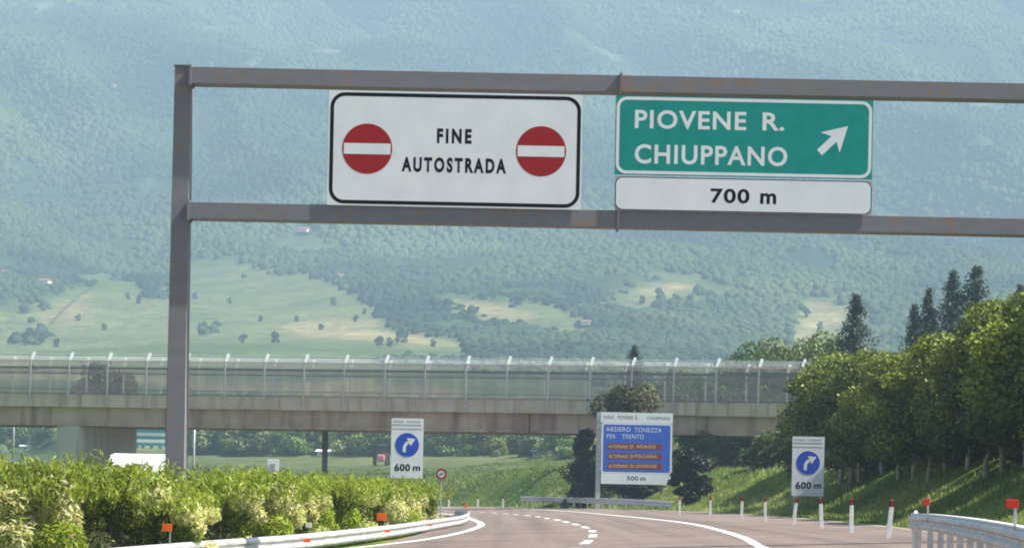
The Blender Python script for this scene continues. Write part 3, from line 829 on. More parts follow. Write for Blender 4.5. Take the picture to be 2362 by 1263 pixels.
for i, (px, py, lb, lean) in enumerate(DEL):
    p = ground_px(px, py, .02) if px > 1200 else on_ground(px, {1035: 300, 1102: 285, 1160: 270}[px])
    o = dl if i == 0 else copy_tree(dl, (0, 0, 0))
    o.location = p; o.rotation_euler = (0, lean, 0); o['label'] = lb; o['group'] = 'white delineator posts along the outer verge'
    if px < 1200: o.scale = (1.7, 1.5, 1.15)

# ------------------------------------------------------------------ ground-mounted signs
def lane_arrow(mb, cx, cz, r, y0, y1):
    """curved arrow turning from straight up to the right"""
    pts_o = []; pts_i = []; R1, R2 = r * .78, r * .52; ox, oz = cx + r * .42, cz - r * .34
    a0, a1 = math.radians(180), math.radians(112)
    for kk in range(9):
        a = a0 + (a1 - a0) * kk / 8
        pts_o.append((ox + R1 * math.cos(a), oz + R1 * math.sin(a))); pts_i.append((ox + R2 * math.cos(a), oz + R2 * math.sin(a)))
    lp = [(pts_o[0][0], cz - r * .62)] + pts_o + pts_i[::-1] + [(pts_i[0][0], cz - r * .62)]
    mb.xz(lp, y0, y1)
    m_ = ((pts_o[-1][0] + pts_i[-1][0]) / 2, (pts_o[-1][1] + pts_i[-1][1]) / 2)
    d = Vector((.90, .42)).normalized(); n = Vector((-d.y, d.x)); B_ = Vector(m_) - d * r * .05
    mb.xz([tuple(B_ - n * r * .38), tuple(B_ + d * r * .62), tuple(B_ + n * r * .38)], y0 - .003, y1 - .003)
    return mb
def info600(px0, px1, py0, py1, D, label, num):
    t, W, Hh, loc, k = sign_frame('direction_board', px0, px1, py0, py1, D, label, 'road sign', 'white 600 m boards with a blue turn arrow')
    MB().xz(rrect(W, Hh, .04), 0, .04).build('panel', M_signw, t)
    mx, my = (px0 + px1) / 2, py0
    s_ = (py1 - py0) / 138.
    x, z = loc(mx, my + 14 * s_); MB().box((x, -.003, z - .02), (W * .9, .006, .045)).build('grey_rule', M_backs, t)
    x, z = loc(mx, my + 9 * s_); text_part('lettering', 'PIOVENE  CHIUPPANO', x, z + .02, W * .84, .10, -.004, M_post, t, bold=.01)
    x, z = loc(mx, my + 24 * s_); MB().box((x, -.003, z), (W * .92, .006, .035)).build('grey_rule', M_backs, t)
    x, z = loc(mx, my + 61 * s_); r = 27.5 * s_ * k; dsc = MB().xz(circ(r, x, z), -.008, -.001).build('blue_disc', M_mbd, t)
    lane_arrow(MB(), x, z, r, -.014, -.009).build('turn_arrow', M_signw, dsc)
    x, z = loc(mx - 11 * s_, my + 113 * s_); text_part('lettering', num, x, z, 36 * s_ * k, 17 * s_ * k, -.006, M_black, t, bold=.03)
    x, z = loc(mx + 22 * s_, my + 115.5 * s_); text_part('lettering', 'm', x, z, 17 * s_ * k, 10 * s_ * k, -.006, M_black, t, bold=.03)
    L_ = t.location
    for sx in (-.42, .42):
        zg = tz(L_.x + sx * W, L_.y) - .1
        MB().box((sx * W, .08, (zg - L_.z + Hh / 2) / 2), (.09, .08, Hh / 2 - (zg - L_.z))).build('leg', M_galv, t)
    return t
info600(1827, 1901, 1006, 1143, 132, 'white 600 m board with blue arrow disc, in the grass before the wood', '600')
info600(902, 976, 964, 1102, 122, 'white 600 m board with a blue arrow disc rising behind the hedge', '600')

BD = 228
t, W, Hh, loc, k = sign_frame('direction_sign', 1386, 1552, 951, 1115, BD, 'large blue direction sign with three brown strips and a grey steel leg', 'road sign')
MB().xz(rrect(W * .985, Hh, .04), 0, .06).build('panel', M_backs, t)
kk = k
def lrect(nm, x0, x1, y0, y1, m, parent, dep, r=.05):
    a = loc((x0 + x1) / 2, (y0 + y1) / 2)
    return MB().xz(rrect((x1 - x0) * kk, (y1 - y0) * kk, r, a[0], a[1]), -dep, -.001).build(nm, m, parent)
lrect('title_strip', 1386, 1552, 951, 975, M_signw, t, .01)
lrect('distance_strip', 1386, 1547, 1092, 1116, M_signw, t, .01)
lrect('blue_border', 1387, 1550, 975.5, 1091.5, M_signw, t, .008, .2)
lrect('blue_field', 1391, 1546, 979, 1088, M_blue, t, .013, .16)
x, z = loc(1432, 962); text_part('lettering', 'SVINC. PIOVENE R.', x, z, 80 * k, 9 * k, -.013, M_post, t, bold=.015)
x, z = loc(1519, 964); text_part('lettering', 'CHIUPPANO', x, z, 52 * k, 8 * k, -.013, M_post, t, bold=.015)
x, z = loc(1426, 989); text_part('lettering', 'ARSIERO', x, z, 57 * k, 10 * k, -.017, M_signw, t, bold=0.0)
x, z = loc(1495, 991); text_part('lettering', 'TONEZZA', x, z, 62 * k, 10 * k, -.017, M_signw, t, bold=0.0)
x, z = loc(1410, 1005); text_part('lettering', 'PER', x, z, 20 * k, 9 * k, -.017, M_signw, t, bold=0.0)
x, z = loc(1460, 1006); text_part('lettering', 'TRENTO', x, z, 50 * k, 10 * k, -.017, M_signw, t, bold=0.0)
for i, wd in enumerate(('ASIAGO', 'FOLGARIA', 'LAVARONE')):
    yc = 1029 + i * 22.5
    bb = lrect('brown_strip', 1401, 1527, yc - 7, yc + 7, M_brown, t, .018, .03)
    for nm, xc, wx in (('ALTOPIANO', 1426, 44), ('DI', 1457, 8), (wd, 1490, 44 + 6 * (i > 0))):
        x, z = loc(xc, yc); text_part('lettering', nm, x, z, wx * k, 7.5 * k, -.0215, M_cream, bb, bold=0.0)
x, z = loc(1459, 1102); text_part('lettering', '500', x, z, 26 * k, 10 * k, -.013, M_black, t, bold=.02)
x, z = loc(1483, 1104); text_part('lettering', 'm', x, z, 12 * k, 7 * k, -.013, M_black, t, bold=.02)
for xx, ww in ((-W / 2 - .2, .42), (W * .35, .26)):
    zg = tz(t.location.x + xx, BD) - .2
    MB().box((xx, .18, (zg - t.location.z + Hh / 2) / 2), (ww, .22, Hh / 2 - (zg - t.location.z))).build('leg', M_galv if ww > .4 else M_post, t)

# small far signs
p = at(630, 1072, 104); t = thing('small_board', (p.x, p.y, tz(p.x, p.y)), 'small pale board seen from behind just over the hedge', 'road sign')
MB().box((p.x, p.y, p.z), (.46, .03, .46)).build('panel', M_signw, t, world=True, bevel=.01)
MB().box((p.x, p.y - .04, p.z - .06), (.16, .04, .28)).build('bracket', M_galv, t, world=True)
MB().tube([(p.x, p.y + .05, t.location.z - .1), (p.x, p.y + .05, p.z + .15)], .03, 8).build('pole', M_galv, t, world=True)
p = at(1018, 1092, 150); t = thing('round_sign', (p.x, p.y, tz(p.x, p.y)), 'small round sign with a red rim beyond the end of the hedge', 'road sign')
L_ = t.location
MB().ring(circ(.32, 0, p.z - L_.z, 28), circ(.21, 0, p.z - L_.z, 28), -.03, .01).build('red_rim', M_red, t)
MB().xz(circ(.23, 0, p.z - L_.z, 28), -.02, .0).build('face', M_signw, t)
MB().box((0, -.03, p.z - L_.z), (.2, .012, .07)).build('black_mark', M_black, t)
MB().tube([(0, .05, -.1), (0, .05, p.z - L_.z + .2)], .04, 8).build('pole', M_galv, t)
p = at(712, 1210, rail_at(712, LPs).y + .5); t = thing('marker_plate', (p.x, p.y, tz(p.x, p.y)), 'small white marker plate against the shaded foot of the hedge', 'marker')
MB().box((p.x, p.y, p.z), (.17, .02, .13)).build('plate', M_whitep, t, world=True, bevel=.004)
MB().box((p.x, p.y + .03, (p.z + t.location.z) / 2), (.03, .02, p.z - t.location.z)).build('stake', M_galv, t, world=True)
for px, y0, D, rad, lb in ((445, 985, 290, .15, 'slim grey pole behind the gantry post, reaching up to the overpass'), (30, 975, 290, .14, 'slim pale pole at the left edge under the overpass')):
    b = on_ground(px, D); hgt = at(px, y0 - 40, D).z - b.z
    t = thing('lamp_pole', b, lb, 'pole', 'slim poles beyond the overpass')
    MB().tube([(0, 0, -.2), (0, 0, hgt)], [rad, rad * .6], 8).build('pole', M_galv, t, smooth=True)
    MB().box((0, 0, .1), (.5, .5, .4)).build('footing', M_conc3, t)

# ------------------------------------------------------------------ foliage
def leaves(pts, nrm, size, asp, rng, cols, droop=0.0, rnd=.8, jag=True):
    """one small bent leaf (2 triangles forming a kite) per point"""
    n = len(pts)
    r = rng.normal(size=(n, 3)); nn = nrm + rnd * r; nn /= np.linalg.norm(nn, axis=1, keepdims=True) + 1e-9
    t = rng.normal(size=(n, 3)); t[:, 2] -= droop; t -= nn * np.sum(t * nn, 1, keepdims=True); t /= np.linalg.norm(t, axis=1, keepdims=True) + 1e-9
    b = np.cross(nn, t); s = size * rng.uniform(.6, 1.3, (n, 1))
    c0 = pts - t * s * .5; c2 = pts + t * s * .5; c1 = pts + b * s * asp * .5 + nn * s * .08; c3 = pts - b * s * asp * .5 + nn * s * .08
    co = np.stack([c0, c1, c2, c3], 1).reshape(-1, 3)
    f = np.arange(4 * n).reshape(n, 4)
    cc = np.repeat(cols, 4, 0)
    return co, f, cc

def blob_pts(rng, blobs, n, shell=.35):
    """points in the outer shell of ellipsoids; blobs rows: x,y,z,rx,ry,rz"""
    blobs = np.array(blobs); wts = (blobs[:, 3] * blobs[:, 4] * blobs[:, 5]) ** (2 / 3); wts /= wts.sum()
    k = rng.choice(len(blobs), n, p=wts); d = rng.normal(size=(n, 3)); d /= np.linalg.norm(d, axis=1, keepdims=True)
    rr = 1 - shell * rng.random((n, 1)) ** 1.5 + rng.normal(size=(n, 1)) * .05
    p = blobs[k, :3] + d * rr * blobs[k, 3:]
    return p, d, k

def crown_mesh(name, seed, H_, R_, n, size, c0, c1, c2, base=.25, nb=26, asp=.6, top_taper=.55):
    rng = np.random.default_rng(seed); blobs = []
    for i in range(nb):
        z = rng.uniform(base, .9); t_ = (z - base) / (1 - base)
        rad = R_ * math.sqrt(max(.05, 1 - (abs(t_ - .4) / .68) ** 2.2))
        a = rng.uniform(0, 2 * math.pi); q_ = rad * rng.uniform(.25, .82)
        br = R_ * rng.uniform(.24, .46)
        blobs.append((q_ * math.cos(a), q_ * math.sin(a), z * H_, br, br, br * rng.uniform(.6, .85)))
    p, d, k = blob_pts(rng, blobs, n)
    sprig = rng.random(len(p)) < .12; p[sprig] += d[sprig] * rng.uniform(0, R_ * .12, (sprig.sum(), 1))
    bt = rng.random(len(blobs))[k][:, None]; u = rng.random((n, 1)); c0, c1, c2 = map(np.array, (c0, c1, c2))
    cols = c0 * (1 - u) + c1 * u; bt = sstep((bt - .15) / .75); cols = cols * (1 - .75 * bt) + c2 * .75 * bt
    co, f, cc = leaves(p, d, size, asp, rng, cols, rnd=.75)
    return np_mesh(name, co, f, cc)

def trunk_mb(rng, H_, r0, branches=5, bend=.3, top=.7):
    mb = MB(); p = Vector((0, 0, -.3)); pts = [p.copy()]; rr = [r0 * 1.25]
    for i in range(1, 7):
        p = Vector((rng.uniform(-bend, bend) * i / 6, rng.uniform(-bend, bend) * i / 6, H_ * top * i / 6)); pts.append(p); rr.append(r0 * (1 - .13 * i))
    mb.tube(pts, rr, 7)
    for b in range(branches):
        i = rng.randint(2, 5); a = rng.uniform(0, 6.28); l_ = H_ * rng.uniform(.18, .32); s = pts[i]
        mb.tube([s, s + Vector((math.cos(a) * l_ * .5, math.sin(a) * l_ * .5, l_ * .45)), s + Vector((math.cos(a) * l_, math.sin(a) * l_, l_ * 1.1))], [rr[i] * .6, rr[i] * .4, rr[i] * .12], 5)
    return mb
def tree_proto(kind, seed, H_, R_, n, size, c0, c1, c2, base=.25, nb=26, bark=M_trunk, tr=.16, lm=M_leaf):
    t_ = thing(kind, (0, 0, 0), 'x', 'tree'); rng = random.Random(seed)
    trunk_mb(rng, H_, tr, 6, bend=.3 if bark is M_trunk else .75).build('trunk', bark, t_, smooth=True)
    link('crown', crown_mesh(kind + '_crown', seed, H_, R_, n, size, c0, c1, c2, base, nb), lm, t_)
    return t_
used = set()
def place(proto, loc, label, group, rz=0.0, scale=1.0):
    if proto.name not in used:
        used.add(proto.name); o = proto; o.location = loc; o.rotation_euler = (0, 0, rz)
        o.scale = scale if hasattr(scale, '__len__') else (scale,) * 3; o['label'] = label; o['group'] = group; return o
    return copy_tree(proto, loc, rz, scale, label, group)

GR = ((.028, .055, .008), (.10, .15, .013), (.245, .295, .026))
R = random.Random(4)
# the wood on the bank to the right: a front row of individual trees, a back row and conifers behind
wood = [tree_proto('broadleaf_tree', 100 + i, 10.0, 3.9, 20000, .30, *GR, base=.19, nb=42, bark=M_palebark, tr=.17) for i in range(4)]
def d_for(px, s_):
    ds = np.linspace(60, 260, 800); xs_ = (px - PX0 - 1.5) / FPX * ds; i_ = int(np.argmin(np.abs(sdist(xs_, ds) - s_))); return float(ds[i_])
FRONT = [(px_ + R.uniform(-8, 8), d_for(px_, R.uniform(7.4, 8.6)), sc_) for px_, sc_ in ((1942, .80), (1966, .78), (1990, .75), (2030, .71), (2070, .68), (2108, .66), (2146, .65), (2186, .65), (2228, .66), (2272, .68), (2318, .70), (2364, .71), (2420, .72), (2480, .72))]
print('FRONT', [(f_[0], round(f_[1])) for f_ in FRONT])
ordn = ['first', 'second', 'third', 'fourth', 'fifth', 'sixth', 'seventh', 'eighth', 'ninth', 'tenth', 'eleventh', 'twelfth', 'thirteenth', 'fourteenth', 'fifteenth', 'sixteenth', 'seventeenth', 'eighteenth', 'nineteenth', 'twentieth']
for i, (px, D, s) in enumerate(FRONT):
    p = on_ground(px, D)
    place(wood[i % 4], p - Vector((0, 0, .1)), 'pale-trunked broadleaf tree, %s from the left in the front of the wood' % ordn[i], 'broadleaf trees of the wood on the right bank', R.uniform(0, 6), (s * 1.2, s * 1.2, s * R.uniform(.95, 1.05)))
BACK = [(px_, d_for(px_ - 20, s_), sc_) for px_, s_, sc_ in ((1960, 13, .82), (1972, 12.5, .79), (2016, 12.5, .76), (2062, 12, .72), (2112, 12.5, .70), (2162, 12, .69), (2212, 12.5, .69), (2262, 12, .71), (2312, 12.5, .73), (2370, 12, .75), (2430, 12.5, .76),
        (2500, 11, .85), (2570, 10, .85), (2640, 10, .85), (2300, 17, .84), (2420, 17, .86), (2540, 15, .88))]
for i, (px, D, s) in enumerate(BACK):
    p = on_ground(px, D)
    place(wood[(i * 3 + 1) % 4], p, 'broadleaf tree in the second row of the right wood, %s from the left' % ordn[i], 'broadleaf trees of the wood on the right bank', R.uniform(0, 6), (s * 1.15, s * 1.15, s))

kk_ = 0
for s_ in (16.5, 21.0):  # extra rows added on the sun side to throw shade over the bank
    for D in range(88, 178, 9):
        x, y = offset(D + R.uniform(-2, 2), s_ + R.uniform(-1, 1)); kk_ += 1
        place(wood[kk_ % 4], (x, y, tz(x, y) - .1), 'broadleaf tree added for shade deep inside the wood, %s row, %s from the right edge' % ('third' if s_ < 20 else 'fourth', ordn[(kk_ - 1) % 10]), 'broadleaf trees of the wood on the right bank', R.uniform(0, 6), (.86, .86, .78))
def conifer_proto(kind, seed, H_, R_, lean=0.0, n_lev=26, col=((.012, .03, .016), (.03, .055, .022))):
    t_ = thing(kind, (0, 0, 0), 'x', 'tree'); rng = np.random.default_rng(seed)
    MB().tube([(0, 0, -.3), (lean * .3, 0, H_ * .4), (lean, 0, H_)], [H_ * .018, H_ * .012, .02], 7).build('trunk', M_trunk, t_)
    P_ = []; D_ = []
    for i in range(n_lev):
        z = H_ * (.3 + .7 * i / n_lev); r = R_ * ((1 - (z / H_)) / .7) ** .85 * rng.uniform(.75, 1.1) + .15
        for b in range(rng.integers(7, 11)):
            a = rng.uniform(0, 6.283); rb = r * rng.uniform(.45, 1.2)
            for k_ in range(int(10 + rb * 10)):
                q_ = rng.uniform(.1, 1) * rb; zz = z + rng.normal() * .16 - .35 * q_ + .10 * rb * (q_ / rb) ** 3 + rng.normal() * .1
                P_.append((math.cos(a) * q_ + lean * z / H_ + rng.normal() * .14, math.sin(a) * q_ + rng.normal() * .14, zz)); D_.append((math.cos(a) * .5, math.sin(a) * .5, .8))
    P_ = np.array(P_); D_ = np.array(D_); u = rng.random((len(P_), 1))
    cols = np.array(col[0]) * (1 - u) + np.array(col[1]) * u
    co, f, cc = leaves(P_, D_, .42, .32, rng, cols, droop=.6, rnd=.5)
    link('crown', np_mesh('conifer_crown', co, f, cc), M_needle, t_); return t_
con = [conifer_proto('conifer_tree', 41, 16, 4.6, .6, n_lev=34), conifer_proto('conifer_tree', 42, 18, 4.8, n_lev=38), conifer_proto('conifer_tree', 43, 17, 6.0, n_lev=34)]
CON = [(1957, 676, 278, 0, 'lone dark conifer leaning over the left part of the wood', .95), (2095, 700, 284, 0, 'short dark conifer top at the left of the tall group', .8), (2137, 662, 284, 1, 'dark conifer second from the left in the tall group', .85),
       (2192, 622, 284, 1, 'narrow tall dark conifer second from the right in the tall group', .95), (2245, 612, 284, 2, 'broad dark conifer at the right of the tall group', .9), (2338, 655, 284, 0, 'dark conifer top just showing by the right edge', .8)]
CH = [16, 18, 17]
for px, py, D, k_, lb, wd in CON:
    p = on_ground(px - 3, D); top = at(px, py, D).z; s = (top - p.z) / CH[k_]
    place(con[k_], p, lb, 'dark conifers behind the wood', R.uniform(-.4, .4), (s * wd, s * wd, s))
p = on_ground(1458, 310); s = (at(1462, 795, 310).z - p.z) / 18
place(con[1], p, 'dark conifer rising behind the overpass above the blue sign', 'trees behind the overpass', .3, (s * 1.1, s * 1.1, s))

# trees directly behind the overpass on the right
gb = [tree_proto('round_tree', 200 + i, 11.0, 4.6, 9000, .42, (.07, .12, .022), (.12, .17, .03), (.17, .21, .04), base=.12, nb=30) for i in range(2)]
BEH = [(1580, 850, 285), (1640, 880, 265), (1700, 838, 300), (1740, 800, 285), (1790, 790, 270), (1850, 778, 280), (1905, 775, 262), (1540, 880, 262), (1610, 890, 300)]
for i, (px, py, D) in enumerate(BEH):
    D += 18
    p = on_ground(px, D); s = (at(px, py, D).z - p.z) / 10.6
    place(gb[i % 2], p, 'round green tree behind the overpass, %s from the left' % ordn[sorted(b[0] for b in BEH).index(px)], 'round green trees behind the overpass', R.uniform(0, 6), (s * .8, s * .8, s))
# low trees and shrubs in the shade under the right half of the overpass
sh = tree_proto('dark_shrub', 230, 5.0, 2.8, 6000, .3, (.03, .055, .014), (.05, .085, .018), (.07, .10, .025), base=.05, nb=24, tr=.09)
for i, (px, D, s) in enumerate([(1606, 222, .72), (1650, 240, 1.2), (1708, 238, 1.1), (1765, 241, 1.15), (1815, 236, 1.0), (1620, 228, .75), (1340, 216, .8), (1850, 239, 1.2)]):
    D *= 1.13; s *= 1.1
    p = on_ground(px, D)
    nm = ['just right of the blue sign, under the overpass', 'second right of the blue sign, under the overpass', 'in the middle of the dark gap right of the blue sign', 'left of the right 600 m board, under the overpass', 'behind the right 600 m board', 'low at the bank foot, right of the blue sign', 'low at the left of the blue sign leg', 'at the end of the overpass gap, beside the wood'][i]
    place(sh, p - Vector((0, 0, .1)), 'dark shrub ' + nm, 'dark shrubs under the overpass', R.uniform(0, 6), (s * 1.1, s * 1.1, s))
for i, px in enumerate((1900, 1945, 1990, 2035, 2080, 2125, 2170, 2215, 2260, 2305, 2350, 2395, 2440)):
    p = on_ground(px, d_for(px - 12, 10.6)); place(sh, p - Vector((0, 0, .2)), 'dark undergrowth shrub added to darken the base of the wood, %s from the left' % ordn[i], 'dark undergrowth shrubs added for shade inside the wood', R.uniform(0, 6), (.8, .8, .62))  # dark-leaved shrubs added behind the trunks to deepen the shade under the crowns
for px, s_, sc_, lb in ((1852, 9, .8, 'left of the wood above the right 600 m board'), (1822, 13, .9, 'on the bank top under the end of the overpass'), (1770, 12, .8, 'on the bank top under the overpass, left of the right 600 m board')):
    p = on_ground(px, d_for(px, s_)); place(sh, p - Vector((0, 0, .2)), 'dark shrub ' + lb, 'dark shrubs under the overpass', 1.3, (sc_, sc_, sc_ * .8))
# tree around the blue sign, in front of the overpass
bt = tree_proto('bushy_tree', 240, 8.6, 2.9, 12000, .30, (.05, .065, .02), (.085, .10, .028), (.13, .12, .045), base=.04, nb=36, tr=.16)
p = on_ground(1456, 236); s = (at(1450, 880, 236).z - p.z) / 8.4
place(bt, p, 'bushy olive-brown tree right behind the large blue sign', 'bushes around the blue sign', 0, (s, s * .7, s))
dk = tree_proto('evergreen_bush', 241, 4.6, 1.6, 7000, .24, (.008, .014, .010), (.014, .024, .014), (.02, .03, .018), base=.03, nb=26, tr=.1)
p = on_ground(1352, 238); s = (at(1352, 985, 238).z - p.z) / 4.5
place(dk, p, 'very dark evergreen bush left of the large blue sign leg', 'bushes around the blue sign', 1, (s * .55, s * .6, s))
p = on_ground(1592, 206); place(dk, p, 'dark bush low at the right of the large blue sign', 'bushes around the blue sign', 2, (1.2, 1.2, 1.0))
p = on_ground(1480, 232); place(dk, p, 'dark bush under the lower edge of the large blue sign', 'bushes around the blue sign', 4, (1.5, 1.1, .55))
# brownish tree behind the fence at the left
br_ = tree_proto('autumnal_tree', 250, 9, 3.4, 5000, .4, (.16, .085, .04), (.2, .12, .05), (.1, .12, .04), base=.2, nb=20)
p = on_ground(245, 320); s = (at(245, 838, 320).z - p.z) / 8.8
place(br_, p, 'brownish tree showing through the fence left of the gantry post', 'trees behind the overpass', 0, (s * .62, s * .62, s))

# tree line across the field
fb = [tree_proto('field_tree', 300 + i, 7.0, 4.0, 2600, .62, *c, base=.06, nb=18) for i, c in enumerate((((.07, .14, .022), (.12, .20, .035), (.17, .24, .05)), ((.035, .08, .025), (.06, .12, .035), (.09, .14, .04)), ((.14, .19, .045), (.20, .25, .07), (.24, .27, .09))))]
k_ = 0
TL = []
for px in range(440, 1345, 30):
    TL.append((px + R.uniform(-10, 10), 1048 + R.uniform(-3, 3), R.choice((0, 0, 1, 2)), R.uniform(.8, 1.2)))
TL += [(560, 1048, 2, .62), (600, 1050, 2, .6), (640, 1050, 2, .62), (530, 1050, 0, .55), (1010, 1052, 1, .6), (1080, 1052, 0, .7), (1150, 1052, 2, .5), (1215, 1050, 0, .6), (1255, 1056, 2, .5), (1310, 1058, 0, .75), (5, 1044, 1, .4), (30, 1044, 0, .4), (20, 1030, 1, .9), (75, 1020, 0, .7), (262, 1028, 1, .8), (100, 1028, 1, .8), (340, 990, 1, .6)]
for px, py, k_, s in sorted(TL):
    p = hit_ground(px, py, 240)
    f_ = p.y / 520.
    place(fb[k_], p - Vector((0, 0, .2)), 'x', 'trees in the row across the field beyond the overpass', R.uniform(0, 6), (s * f_, s * f_, s * f_ * R.uniform(.9, 1.15)))
rowobj = sorted([o for o in sc.objects if o.name.startswith('field_tree') and o.get('label') == 'x' and o.name in sc.objects and o.type == 'EMPTY'], key=lambda o: project(*o.location)[0])
for i, o in enumerate(rowobj):
    px = project(*o.location)[0]
    where = ('left of gantry post' if px < 400 else 'between gantry post and column' if px < 704 else 'between column and 600 m board' if px < 900 else 'behind the 600 m board' if px < 980 else 'right of the 600 m board')
    mates = [q_ for q_ in rowobj if (lambda x: ('a' if x < 400 else 'b' if x < 704 else 'c' if x < 900 else 'd' if x < 980 else 'e'))(project(*q_.location)[0]) == ('a' if px < 400 else 'b' if px < 704 else 'c' if px < 900 else 'd' if px < 980 else 'e')]
    o['label'] = 'field tree under the overpass, %s from left %s' % (ordn[min(mates.index(o), 19)], where)

# hedge of oleander bushes behind the left guardrail
def bush_proto(seed, pale):
    t_ = thing('oleander_bush', (0, 0, 0), 'x', 'bush'); rng = np.random.default_rng(seed); rr = random.Random(seed)
    mb = MB()
    for i in range(16):
        a = rr.uniform(0, 6.28); l_ = rr.uniform(.3, .9)
        mb.tube([(0.1 * math.cos(a), .1 * math.sin(a), -.1), (math.cos(a) * l_ * .5, math.sin(a) * l_ * .5, .7), (math.cos(a) * l_, math.sin(a) * l_, 1.3)], [.022, .016, .006], 5)
    mb.build('stems', M_trunk, t_)
    blobs = []
    for i in range(24):
        a = rng.uniform(0, 6.28); q_ = rng.uniform(.1, 1.1); z = rng.uniform(.1, 1.2)
        b_ = rng.uniform(.17, .36); blobs.append((q_ * math.cos(a), q_ * math.sin(a) * .8, z, b_, b_, b_ * .9))
    n = 15000; p, d, k = blob_pts(rng, blobs, n, .5)
    sh_ = rng.random(len(blobs)); u = rng.random((n, 1))
    g = np.array((.14, .21, .012)) * (1 - u) + np.array((.33, .41, .028)) * u
    y = np.array((.60, .60, .20)) * (1 - u) + np.array((.84, .82, .48)) * u
    bs_ = rng.uniform(.35, 1.25, len(blobs)); g = g * bs_[k][:, None]
    palek = (sh_ < pale)[k][:, None] & (rng.random((n, 1)) < .8) & (p[:, 2:3] < 1.1 + .25 * rng.random((n, 1)))
    cols = np.where(palek, y, g); dead = rng.random(n) < .03; cols[dead] = (.3, .17, .07)
    co, f, cc = leaves(p, d + np.array((0, 0, .5)), .115, .26, rng, cols, rnd=.7)
    # upright shoots on top
    S_ = []; N_ = []
    for i in range(110):
        x0, y0 = rng.uniform(-1.1, 1.1), rng.uniform(-.85, .85); z0 = 1.2 + rng.uniform(-.1, .08) - .3 * (x0 * x0 + y0 * y0) ** .5 * .5; l_ = rng.uniform(.2, .5); dx, dy = rng.normal(size=2) * .12
        for k in range(14):
            q_ = k / 14; S_.append((x0 + dx * q_ + rng.normal() * .035, y0 + dy * q_ + rng.normal() * .035, z0 + l_ * q_)); a = rng.uniform(0, 6.28); N_.append((math.cos(a), math.sin(a), .3))
    S_ = np.array(S_); N_ = np.array(N_); u = rng.random((len(S_), 1)); c_ = np.array((.19, .27, .02)) * (1 - u) + np.array((.36, .42, .05)) * u
    co2, f2, cc2 = leaves(S_, N_, .13, .24, rng, c_, droop=-1.2, rnd=.3)
    link('foliage', np_mesh('bush_foliage', np.concatenate([co, co2]), np.concatenate([f, f2 + len(co)]), np.concatenate([cc, cc2])), M_bush, t_)
    return t_
bp_ = [bush_proto(500, .90), bush_proto(501, .5), bush_proto(502, .12)]
# (photo x of centre, distance, photo y of the top, kind)
prof_t = [(-200, 1046), (0, 1045), (200, 1050), (270, 1054), (330, 1075), (385, 1096), (430, 1086), (500, 1078), (700, 1083), (800, 1090), (900, 1098), (1000, 1112), (1100, 1130)]
rX = lambda y_: float(np.interp(y_, [p.y for p in LPs], [p.x for p in LPs])) if y_ > LPs[0].y else LPs[0].x + (LPs[1].x - LPs[0].x) / (LPs[1].y - LPs[0].y) * (y_ - LPs[0].y)
HB = []; D = 31.0; kinds = [0, 0, 1, 0, 1, 0, 0, 2, 0, 2, 1, 0, 2, 1, 0, 1, 0, 1, 2, 0, 1, 0, 1, 0, 1, 0, 1, 0, 1, 0]
while D < 116:
    xh = rX(D) - (1.75 if D < 62 else 1.98); pxh = project(xh, D, 1.0)[0]
    if pxh > 1000: break
    if pxh > -120: HB.append((pxh, D, float(np.interp(pxh, [q_[0] for q_ in prof_t], [q_[1] for q_ in prof_t])) + R.uniform(-7, 9), kinds[len(HB) % 30]))
    D += 2.3 + D * .017
HB.insert(6, (402, 61.0, 1112, 0))
print('HEDGE', [(round(h_[0]), round(h_[1])) for h_ in HB], 'rail0', LPs[0][:], 'gan', GX)
look = {0: 'pale cream-leaved', 1: 'bright green', 2: 'dark green'}
for i, (px, D, py, k) in enumerate(HB):
    a, b = ray(px, py); x = a * D; z0 = tz(x, D); top = CAMH + b * D; s = (top - z0) / 1.62
    lab = '%s oleander bush in the hedge, %s' % (look[k], ('%s from the left edge' % ordn[i]) if px < 400 else '%s right of the gantry post' % ordn[sum(1 for h_ in HB[:i] if h_[0] >= 400)])
    place(bp_[k], (x, D, z0), lab, 'oleander bushes of the hedge behind the guardrail', R.uniform(0, 6), (s * 1.1, s * 1.0, s))

# ------------------------------------------------------------------ grass on the verges
rng = np.random.default_rng(9)
n = 90000
D = 40 + 250 * rng.random(n) ** 1.3; s = np.where(rng.random(n) < .75, rng.uniform(.5, 7, n), rng.uniform(2, 16, n))
g = np.interp(D, SPY, SPX); X = g + s; Z = terrain(X, D)
clump = fbm(X / 1.3, D / 3.0, 3, 93); hgt = (.09 + .40 * np.clip(clump - .42, 0, 1) * 2) * rng.uniform(.6, 1.5, n)
hgt *= np.where(s < 1.0, .55, 1)
az = rng.uniform(0, 6.28, n); wd = rng.uniform(.012, .03, n) * (1 + D / 90)
bx, by = np.cos(az) * wd, np.sin(az) * wd; lx, ly = rng.normal(size=n) * hgt * .35, rng.normal(size=n) * hgt * .35
v0 = np.stack([X - bx, D - by, Z - .03], 1); v1 = np.stack([X + bx, D + by, Z - .03], 1); v2 = np.stack([X + lx, D + ly, Z + hgt], 1)
co = np.stack([v0, v1, v2], 1).reshape(-1, 3); f = np.arange(3 * n).reshape(n, 3)
u = np.clip(fbm(X / 2.2, D / 5, 3, 95) * 1.6 - .35 + rng.normal(size=n) * .15, 0, 1)[:, None]
cc = np.array((.10, .17, .025)) * (1 - u) + np.array((.36, .38, .13)) * u
o = link('verge_grass', np_mesh('verge_grass', co, f, np.repeat(cc, 3, 0)), leaf_mat('grass_blades', .4)); tag(o, 'tall uneven grass and weeds along the outer verge', 'grass', kind='stuff')
n = 70000
